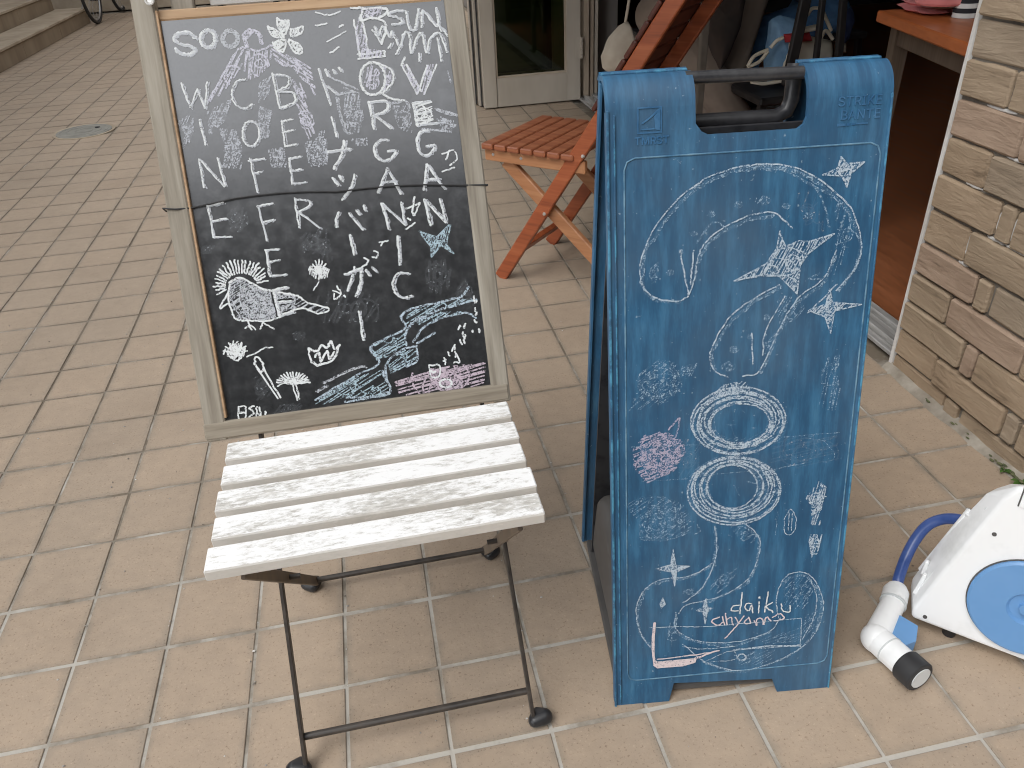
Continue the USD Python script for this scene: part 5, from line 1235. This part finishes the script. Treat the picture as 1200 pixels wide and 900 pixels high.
M['blue_edge_soft'] = mottled('raised_blue_plastic', (0.02, 0.085, 0.185), (0.05, 0.15, 0.28), 40.0, 0.45, 0.1, 90.0)
lg = unary_union([sbox(0, 0, 0.0285, 0.029).difference(sbox(0.0016, 0.0016, 0.0269, 0.0274)), LineString([(0.006, 0.0115), (0.0155, 0.0175), (0.0265, 0.0268)]).buffer(0.0009), Polygon([(0.0265, 0.0265), (0.0195, 0.0185), (0.021, 0.004), (0.0262, 0.003)]), Polygon([(0.004, 0.004), (0.020, 0.004), (0.020, 0.0058), (0.004, 0.0052)])])
emb('emblem', extrude(lg, 0.0012), 0.036, 0.8345)
emb('embossed_lettering', meshkit.text_mesh('TMRST', 0.0085, 0.0012, True), 0.0325, 0.8225)
emb('embossed_lettering', meshkit.text_mesh('STRIKE', 0.0105, 0.0012), 0.2685, 0.8505)
emb('embossed_lettering', meshkit.text_mesh('BANTE', 0.0105, 0.0012), 0.2725, 0.8355)
emb('embossed_lettering', extrude(unary_union([sbox(0, 0, 0.010, 0.003), sbox(0.0115, 0, 0.015, 0.003), sbox(0.017, 0.0003, 0.021, 0.003), sbox(0.022, 0.001, 0.036, 0.0026)]), 0.001), 0.270, 0.8285)

s2, s3, s4, s5, s1 = Crop(S2, 680, 160, 3.0), Crop(S2, 680, 400, 3.3333), Crop(S2, 680, 580, 3.3333), Crop(S2, 820, 680, 7.5), Crop(S2, 680, 40, 3.0)


def smk(name, shapes, mat='chalk_line', label=None):
    if name in ('chalk_shading', 'chalk_spots', 'chalk_haze'):
        for q in shapes: marks(name, [q], M[mat], sg, label, fr)
        return
    return marks(name, shapes, M[mat], sg, label, fr)
def lines(c, L, w=.0019): return [stroke(c(p), w * .8) for p in L]


smk('chalk_creature', lines(s2, [[(380, 560), (345, 578), (270, 570), (226, 536), (208, 480), (220, 410), (262, 320), (330, 232), (420, 160), (520, 116), (620, 98), (720, 102), (800, 126), (880, 182), (946, 250), (980, 330), (986, 400), (960, 470), (900, 540)],
                                 [(380, 560), (402, 500), (414, 420), (450, 360), (520, 310), (600, 276), (682, 268), (742, 322)], [(400, 400), (392, 470), (386, 520)], [(900, 400), (852, 500), (762, 570), (692, 690), (630, 822), (572, 842)],
                                 [(700, 520), (602, 574), (530, 630), (482, 700), (456, 770), (472, 822), (520, 846)], [(800, 620), (900, 520)], [(720, 560), (652, 680), (640, 770)], [(602, 690), (606, 800)], [(350, 402), (376, 532), (380, 560)]], .0022), 'chalk_line', 'white chalk creature curled like the figure two')
smk('chalk_outline', [stroke(s2([(x + rng.uniform(-5, 5), y + rng.uniform(-4, 4) + 7) for x, y in L]), .0042, jit=.0009) for L in ([(345, 575), (270, 566), (230, 530), (214, 480), (226, 410), (268, 320), (336, 236), (424, 166), (520, 122), (620, 104), (720, 108), (800, 132), (876, 188), (940, 254), (974, 330), (980, 400), (955, 470), (905, 530)], [(404, 500), (418, 420), (455, 362), (524, 314), (602, 280), (684, 274)], [(700, 526), (604, 580), (534, 636), (486, 706), (462, 772), (476, 820)], [(900, 410), (852, 510), (764, 576), (694, 696), (634, 820)])], 'chalk_wash')
smk('chalk_shading', lines(s2, [[(560, 104), (700, 116), (770, 148), (882, 206)], [(640, 100), (760, 120), (860, 175)], [(770, 140), (832, 190), (862, 260), (872, 320)], [(520, 330), (470, 300), (410, 370)], [(840, 480), (800, 500), (850, 500)]], .003)
    + [scribble(s2(p), .0046, .0016, a, 3) for p, a in [([(885, 205), (940, 250), (962, 330), (920, 440), (880, 500), (905, 330)], 80), ([(560, 105), (640, 98), (760, 115), (700, 125)], 5), ([(690, 560), (770, 560), (790, 610), (700, 680)], 60), ([(640, 700), (700, 680), (650, 780)], 60)]], 'chalk_wash')
for P, nm in [([(915, 70), (936, 96), (998, 88), (950, 130), (936, 178), (920, 140), (850, 134), (905, 110)], 'topmost'), ([(700, 335), (720, 385), (770, 366), (802, 370), (892, 342), (802, 410), (772, 452), (762, 552), (700, 490), (640, 488), (540, 508), (652, 448), (690, 392)], 'largest'), ([(875, 535), (886, 582), (986, 590), (890, 612), (877, 690), (860, 632), (800, 610), (862, 590)], 'lower')]:
    smk('chalk_star', [scribble(s2(P), .003, .0017), stroke(np.vstack([s2(P), s2(P[:1])]), .0017, False)], 'chalk_line')
smk('chalk_spots', [scribble(s2(ell(x, y, r, r * .6)), .0034, .0016) for x, y, r in ((555, 240, 18), (800, 276, 15), (352, 404, 10), (540, 750, 18), (316, 478, 14))] + [scribble(s2([(240, 470), (275, 430), (270, 500), (255, 530)]), .003, .0015)], 'chalk_wash')
smk('chalk_spots', [scribble(s2(ell(x, y, r, r * .6)), .004, .0014) for x, y, r in ((462, 272, 18), (640, 225, 26), (722, 245, 16), (396, 342, 12), (520, 808, 26), (598, 704, 14), (655, 635, 16))], 'chalk_wash')
smk('chalk_planet', [scribble(s3([(230, 130), (300, 70), (372, 82), (402, 130), (392, 190), (330, 240), (262, 262), (188, 270), (222, 200)]), .0038, .0015, 40, 16), scribble(s3([(390, 95), (460, 85), (440, 130), (400, 140)]), .004, .0013)], 'chalk_wash', 'faint chalk planet at upper left')
smk('chalk_comet', [scribble(s3([(945, 70), (1012, 50), (1002, 130), (1022, 222), (992, 270), (950, 262), (928, 240), (942, 150)]), .0042, .0016, 84, 3)], 'chalk_wash')
ringsh = []
for k in range(9):
    f = k / 8
    ringsh.append(stroke(s3(ell(620 + rng.uniform(-10, 10), 312 + rng.uniform(-8, 8), 116 + 68 * f, 78 + 52 * f, rng.uniform(0, 300), rng.uniform(600, 680), 26, -4)), .0019))
    ringsh.append(stroke(s3(ell(600 + rng.uniform(-10, 10), 566 + 10 * f + rng.uniform(-8, 8), 100 + 82 * f, 84 + 48 * f, rng.uniform(0, 300), rng.uniform(600, 680), 26, -4)), .0019))
for cx, cy, ra_, rb_, qa, qb in ((620, 312, 190, 132, 112, 76), (600, 575, 187, 134, 97, 85)):
    dn = Polygon(s3(ell(cx, cy, ra_, rb_, 0, 350, 40))).difference(Polygon(s3(ell(cx, cy - 8, qa, qb, 0, 350, 40))))
    smk('chalk_haze', [scribble(np.array(dn.exterior.coords), .0034, .0018, 30, 0).intersection(dn)], 'chalk_wash')
smk('chalk_rings', ringsh + [scribble(s3([(500, 215), (560, 170), (640, 155), (672, 192), (600, 200)]), .0038, .0018)], 'chalk_blue2' if 'chalk_blue2' in M else 'chalk_line', 'two chalk rings forming a figure eight')
smk('chalk_face', lines(s3, [[(590, 330), (600, 365), (612, 378)], [(570, 325), (605, 325)], [(668, 335), (685, 338)], [(600, 560), (620, 600)], [(520, 270), (530, 350), (560, 380)], [(650, 545), (690, 555)], [(630, 268), (640, 275)]], .0016), 'chalk_wash')
smk('chalk_planet', [scribble(s3([(205, 425), (250, 368), (330, 350), (400, 392), (408, 430), (370, 500), (302, 540), (262, 552), (210, 490)]), .0034, .0019, 20, 20), stroke(s3([(345, 345), (386, 300), (374, 372)]), .0022)], 'chalk_mauve', 'pink chalk planet')
smk('chalk_planet', [scribble(s3([(178, 640), (240, 608), (340, 608), (402, 640), (432, 690), (430, 740), (330, 776), (235, 772), (228, 700)]), .0038, .0016, 35, 16), stroke(s3([(455, 715), (468, 740), (446, 752)]), .0016), stroke(s3([(235, 772), (330, 776), (430, 745)]), .002)], 'chalk_wash', 'faint chalk planet at lower left')
smk('chalk_line', lines(s3, [[(200, 412), (470, 400)], [(240, 546), (420, 536)], [(450, 522), (770, 500)], [(780, 374), (1012, 355)], [(770, 665), (762, 758)], [(880, 378), (950, 390), (992, 440), (970, 470), (930, 466)], [(700, 508), (900, 470)]], .0014), 'chalk_wash')
smk('chalk_carrot', [scribble(s3([(880, 612), (930, 545), (974, 580), (942, 630), (936, 715), (902, 715), (905, 640)]), .003, .0017, 80)], 'chalk_line')
smk('chalk_carrot', [scribble(s3([(890, 754), (944, 754), (926, 820), (906, 862)]), .0032, .0016, 80)], 'chalk_line')
smk('chalk_oval', lines(s3, [[(796, 692), (820, 655), (842, 690), (832, 745), (800, 750), (796, 692)], [(815, 670), (812, 735)], [(828, 672), (824, 738)]], .0016), 'chalk_line')
smk('chalk_creature', lines(s4, [[(525, 120), (532, 200), (520, 270), (482, 350), (440, 392), (400, 420)], [(640, 110), (690, 150), (702, 200), (682, 280), (640, 340), (560, 390), (480, 412), (410, 430), (384, 462)],
                                 [(520, 262), (462, 300), (400, 320), (330, 326), (270, 350), (232, 400), (218, 460), (236, 540), (272, 592)], [(375, 455), (372, 520), (440, 562), (540, 576), (640, 566), (740, 530), (780, 480)],
                                 [(772, 480), (766, 400), (792, 330), (840, 300), (892, 310), (930, 360), (950, 430), (930, 510), (880, 580), (800, 632), (700, 670), (620, 684), (540, 670), (470, 640), (400, 580)], [(900, 330), (922, 400), (910, 480), (868, 560)]], .0019), 'chalk_line', 'white chalk creature curled along the bottom')
smk('chalk_outline', [stroke(s4([(x + rng.uniform(-5, 5), y + rng.uniform(-4, 4) + 6) for x, y in L]), .0040, jit=.0009) for L in ([(528, 130), (534, 200), (522, 270), (484, 350), (442, 392)], [(650, 120), (690, 152), (700, 202), (680, 282), (640, 342), (560, 392), (480, 414)], [(520, 264), (462, 302), (400, 322), (330, 328), (272, 352), (236, 402), (224, 460), (240, 540), (272, 588)], [(376, 470), (376, 522), (442, 562), (540, 578), (640, 568), (740, 532)], [(790, 336), (840, 306), (888, 314), (926, 362), (944, 430), (926, 508), (878, 576), (800, 628), (700, 666), (620, 680), (540, 668), (472, 640)])], 'chalk_wash')
smk('chalk_shading', [scribble(s4(p), .0048, .0015, a, 4) for p, a in [([(570, 112), (662, 118), (692, 190), (640, 182)], 40), ([(512, 330), (622, 280), (562, 380), (508, 382)], 50), ([(790, 340), (850, 310), (915, 350), (880, 440), (800, 450)], 60), ([(380, 380), (450, 360), (430, 390)], 40), ([(700, 560), (850, 520), (860, 575), (720, 580)], 20), ([(600, 620), (760, 600), (740, 660), (620, 660)], 30), ([(880, 470), (930, 440), (900, 540), (860, 570)], 60), ([(345, 500), (380, 470), (370, 590), (340, 590)], 85)]], 'chalk_wash')
for c, P in ((s4, [(362, 212), (373, 275), (428, 276), (376, 300), (368, 354), (356, 300), (294, 288), (352, 270)]), (s4, [(490, 402), (496, 436), (518, 440), (496, 456), (487, 502), (478, 456), (453, 450), (478, 437)]), (s4, [(322, 400), (332, 425), (316, 440), (310, 424)])):
    smk('chalk_star', [Polygon(c(P)).buffer(.0006)], 'chalk_line')
smk('chalk_lettering', lines(s5, [[(370, 105), (360, 200), (350, 290)], [(350, 215), (290, 225), (276, 262), (340, 262)], [(455, 200), (410, 200), (396, 240), (432, 262), (455, 212), (462, 282)], [(521, 190), (514, 282)], [(522, 140), (525, 152)], [(602, 98), (566, 276)], [(640, 190), (582, 230), (642, 272)], [(716, 200), (726, 265), (788, 270), (790, 215)]], .0024), 'chalk', 'pinkish chalk word daik')
smk('chalk_lettering', lines(s5, [[(168, 318), (105, 350), (150, 390), (206, 362)], [(200, 316), (212, 386)], [(224, 290), (236, 386)], [(236, 342), (272, 320), (288, 386)], [(310, 320), (346, 376)], [(386, 310), (302, 420), (220, 506)], [(426, 320), (388, 370), (442, 372), (430, 326)], [(478, 350), (496, 392), (502, 340), (542, 330), (562, 382), (580, 320), (622, 350)], [(640, 322), (702, 290), (738, 332), (650, 352)]], .0024), 'chalk_rose')
smk('chalk_stroke', [Polygon(s4([(284, 640), (300, 650), (452, 636), (448, 652), (400, 666), (300, 674), (286, 664)])).buffer(.0006), stroke(s4([(290, 500), (284, 560), (286, 640)]), .0042), stroke(s4([(450, 636), (530, 606)]), .003), stroke(s4([(300, 640), (450, 622), (540, 606)]), .002)], 'chalk_rose', 'thick rosy chalk bar at the bottom left')
smk('chalk_box', lines(s4, [[(270, 516), (400, 512), (520, 510), (862, 480)], [(864, 480), (858, 590)], [(480, 652), (600, 606), (862, 586)], [(602, 606), (602, 640), (482, 652)], [(400, 590), (470, 600), (600, 590)]], .0016) + [stroke(s4([(600, 604), (720, 590), (860, 584)]), .0028), stroke(s4(ell(630, 632, 16, 12)), .0018)], 'chalk_line')
# dusty wipe marks over the board
smk('chalk_haze', [scribble(s3([(760, 380), (880, 370), (1000, 360), (1010, 460), (900, 490), (740, 500)]), .006, .0016, 10), scribble(s2([(760, 200), (820, 190), (860, 330), (800, 340)]), .008, .0014, 85), scribble(s3([(400, 380), (470, 390), (460, 520), (380, 540)]), .006, .0014, 60)], 'chalk_dust')

# ------------------------------------------------------------------ hose reel with nozzle
rs, rt_ = np.array([1, -1, 0]) / 2 ** .5, np.array([1, 1, 0]) / 2 ** .5
ra = at_z(1072, 732, 0.02)
hr = thing('hose_reel', 'white garden hose reel with blue side disc, blue hose and nozzle', 'hose reel', frame((ra[0], ra[1], 0), rs, rt_, (0, 0, 1)))
tau = math.radians(12)
npf = lambda s, q, out=0.0: np.array([s, q * math.sin(tau) - out * math.cos(tau), 0.02 + q * math.cos(tau) + out * math.sin(tau)])
half = [(-0.008, 0.010), (-0.009, 0.022), (0.011, 0.100), (0.045, 0.205), (0.054, 0.262), (0.066, 0.282), (0.085, 0.289)]
mir = [(0.26 - s, q) for s, q in half]
nearp = [npf(s, q) for s, q in half + mir]
farp = []
for s, z in [(-0.020, 0.014), (-0.021, 0.03), (-0.002, 0.119), (0.017, 0.193), (0.036, 0.254), (0.05, 0.268)]:
    farp += [np.array([s, 0.092, z]), np.array([0.26 - s, 0.092, z]), np.array([s + 0.01, 0.11, z]), np.array([0.25 - s, 0.11, z])]
# shell, hollowed on the outlet side
shr = lambda s, c: s + (c - s) / (abs(c - s) + 1e-9) * 0.006
core_ = [npf(shr(s, 0.13), shr(q, 0.12), -0.0078) for s, q in half + mir] + [np.array([shr(p[0], 0.13), p[1] - 0.0078, shr(p[2], 0.13)]) for p in farp]
shell = manifold3d.Manifold.batch_hull([manifold3d.Manifold.sphere(0.0075, 20).translate(tuple(float(x) for x in p)) for p in core_])
obj('body', shell, M['white_plastic'], hr, 28)
# recessed outlet slot on the sloping left side
def side(t_, q, out=0.0):
    """point on the outlet side: t_ 0 near edge .. 1 far edge, q height along it"""
    a = npf(np.interp(q, [0.022, 0.10, 0.205, 0.262], [-0.009, 0.011, 0.045, 0.054]), q)
    zf = np.interp(q, [0.022, 0.10, 0.205, 0.262], [0.03, 0.115, 0.20, 0.248]); b = np.array([np.interp(zf, [0.03, 0.119, 0.193, 0.254], [-0.021, -0.002, 0.017, 0.036]), 0.092, zf])
    return a + (b - a) * t_ + np.array([-1, 0, 0.3]) * out
M['grey_white'] = mottled('pale_grey_plastic', (0.50, 0.53, 0.53), (0.56, 0.58, 0.58), 5.0, 0.4, 0.03, 80.0)
obj('outlet_panel', hull([side(t_, q, o) for t_ in (0.36, 0.86) for q in (0.07, 0.195) for o in (-0.004, 0.0012)]), M['grey_white'], hr, 30)
obj('outlet_slot', hull([side(t_, q, o) for t_, q in ((0.45, 0.165), (0.82, 0.168), (0.45, 0.2), (0.82, 0.2)) for o in (-0.004, 0.002)]), M['black_plastic'], hr, 30)
obj('outlet_rim', [tube([side(0.30, 0.055, .001), side(0.30, 0.205, .001), side(0.9, 0.205, .001)], 0.004, 8), tube([side(0.92, 0.05, .002), side(0.92, 0.215, .002)], 0.0042, 8)], M['white_plastic'], hr, True)
obj('nozzle_clip', [bar(side(0.35, 0.035, .004), side(0.35, 0.075, .008), 0.008, 0.006, (0, 1, 0), .001), bar(side(0.62, 0.06, .004), side(0.62, 0.085, .009), 0.008, 0.006, (0, 1, 0), .001)], M['white_plastic'], hr)
for q in (0.216, 0.234): obj('vent_dot', cyl(side(0.4, q, -.002), side(0.4, q, .0015), 0.004, n=12), M['grey_white'], hr, 30)
for s, q in ((0.060, 0.200), (0.010, 0.021), (0.20, 0.200), (0.25, 0.021)): obj('screw_hole', cyl(npf(s, q, -0.002), npf(s, q, 0.0008), 0.0032, n=14), M['grey_plastic'], hr, 30)
dirn = npf(0, 0, 1) - npf(0, 0, 0)
obj('disc_gap', revolve([(0, 0.0005), (0.0795, 0.0005), (0.0795, 0.0022), (0, 0.0022)], npf(0.130, 0.100), dirn, 56), M['grey_plastic'], hr, 30)
dk = obj('side_disc', revolve([(0, 0.002), (0.0775, 0.002), (0.0775, 0.007), (0.074, 0.0095), (0.026, 0.0085), (0.022, 0.003), (0, 0.003)], npf(0.130, 0.100), dirn, 64), M['reel_blue'], hr, 25)
obj('hub', revolve([(0, 0.002), (0.010, 0.002), (0.009, 0.010), (0, 0.011)], npf(0.130, 0.100), dirn, 24), M['reel_blue'], dk, 30)
obj('crank_grip', [bar(npf(0.130, 0.100, 0.006), npf(0.166, 0.125, 0.010), 0.014, 0.005, (0, 0, 1), .001), cyl(npf(0.166, 0.125, 0.008), npf(0.166, 0.125, 0.035), 0.009)], M['reel_blue'], dk, 30)
obj('handle', [hull([npf(s, q, o) for s in (0.078, 0.182) for q in (0.255, 0.296) for o in (-0.018, 0.0015)])], M['white_plastic'], hr, 30)
obj('handle_gap', [hull([npf(s, q, o) for s in (0.0745, 0.0765) for q in (0.255, 0.287) for o in (-0.01, 0.0008)]), hull([npf(s, q, o) for s in (0.0900, 0.0915) for q in (0.262, 0.285) for o in (-0.01, 0.0022)])], M['grey_plastic'], hr)
for s in (0.05, 0.21):
    for y in (0.03, 0.085): obj('foot', cyl((s, y, 0.0), (s, y, 0.022), 0.010, n=16), M['black_plastic'], hr, 30)
toL = lambda P: np.array([[(p - np.array([ra[0], ra[1], 0])) @ rs, (p - np.array([ra[0], ra[1], 0])) @ rt_, p[2]] for p in P])
hpts = [at_z(1050, 692, .034), at_z(1053, 678, .045), at_z(1061, 655, .075), at_z(1073, 632, .10), at_z(1088, 615, .125), at_z(1108, 608, .145), at_z(1130, 610, .165), at_z(1145, 616, .17)]
obj('hose', tube(curve(toL(hpts), 6), 0.0090, 14), M['hose_blue'], hr, True)
# nozzle lying on the tiles
n0, n1, n2, n3 = at_z(1051, 689, .034), at_z(1047, 706, .033), at_z(1027, 748, .026), at_z(1077, 793, .030)
W2 = lambda P: toL(np.atleast_2d(P))
nz = obj('nozzle', [tube(W2([n0, n0 * .7 + n1 * .3, n1]), [0.016, 0.0205, 0.0205], 20), tube(W2([n1, n1 * .6 + n2 * .4, n2]), [0.0185, 0.0195, 0.0215], 20),
                    trimesh.Trimesh(trimesh.creation.icosphere(3, 0.0235).vertices + W2(n2)[0], trimesh.creation.icosphere(3, .0235).faces), tube(W2([n2, n2 * .8 + n3 * .2, n2 * .4 + n3 * .6, n3]), [0.022, 0.0225, 0.0225, 0.021], 24)], M['white_plastic'], hr, 35)
d3 = (n3 - n2) / np.linalg.norm(n3 - n2)
obj('collar', tube(W2([n2 + (n3 - n2) * .30, n2 + (n3 - n2) * .33]), 0.0232, 24), M['grey_white'], nz, 30)
obj('collar', tube(W2([n1, n1 + (n2 - n1) * .04]), 0.0212, 20), M['grey_white'], nz, 30)
tip0, tip1 = n2 + (n3 - n2) * 0.66, n3 + d3 * 0.003
obj('black_tip', tube(W2([tip0, tip0 + d3 * .003, tip1 - d3 * .002, tip1]), [0.0235, 0.0255, 0.0255, 0.0235], 28), M['rubber'], nz, 35)
obj('spray_face', tube(W2([tip1 - d3 * .001, tip1 + d3 * .0012]), 0.018, 24), M['grey_white'], nz, 30)
mid = n2 * .62 + n1 * .38; side_d = np.cross((n1 - n2) / np.linalg.norm(n1 - n2), [0, 0, 1.0]); side_d = side_d if side_d @ rs > 0 else -side_d
ax = (n1 - n2) / np.linalg.norm(n1 - n2)
obj('trigger', hull(W2(np.array([mid + ax * a + side_d * b + np.array([0, 0, c]) for a, b in ((-.028, .012), (.024, .012), (.018, .046), (-.012, .052), (-.030, .040)) for c in (-.012, .010)]))), M['reel_blue'], nz, 30)

# grit on the tiles: tiny stones and crumbs nobody could count
M['grit'] = mottled('grit', (0.12, 0.10, 0.08), (0.62, 0.6, 0.56), 25.0, 0.9, 0.2, 90.0, coord='world', lo=0.4, hi=0.6)
gs = []
for k in range(420):
    if rng.random() < 0.6: x, y = rng.uniform(-1.3, 1.0), rng.uniform(-1.1, 1.6)
    else: x, y = round(rng.uniform(-1.4, 1.0) / T) * T + rng.gauss(0, .004), rng.uniform(-1.1, 1.4)
    if x > 1.0 - 0.0 or (0.06 < x < 0.47 and -0.8 < y < -0.36): continue
    r = rng.uniform(0.0006, 0.0019)
    m = trimesh.creation.icosphere(0, r); m.apply_scale((rng.uniform(.7, 1.8), rng.uniform(.7, 1.5), .7)); m.apply_translation((x, y, r * .5)); gs.append(m)
tag(obj('grit', gs, M['grit'], None), 'fine grit scattered over the paving tiles', 'grit', kind='stuff')
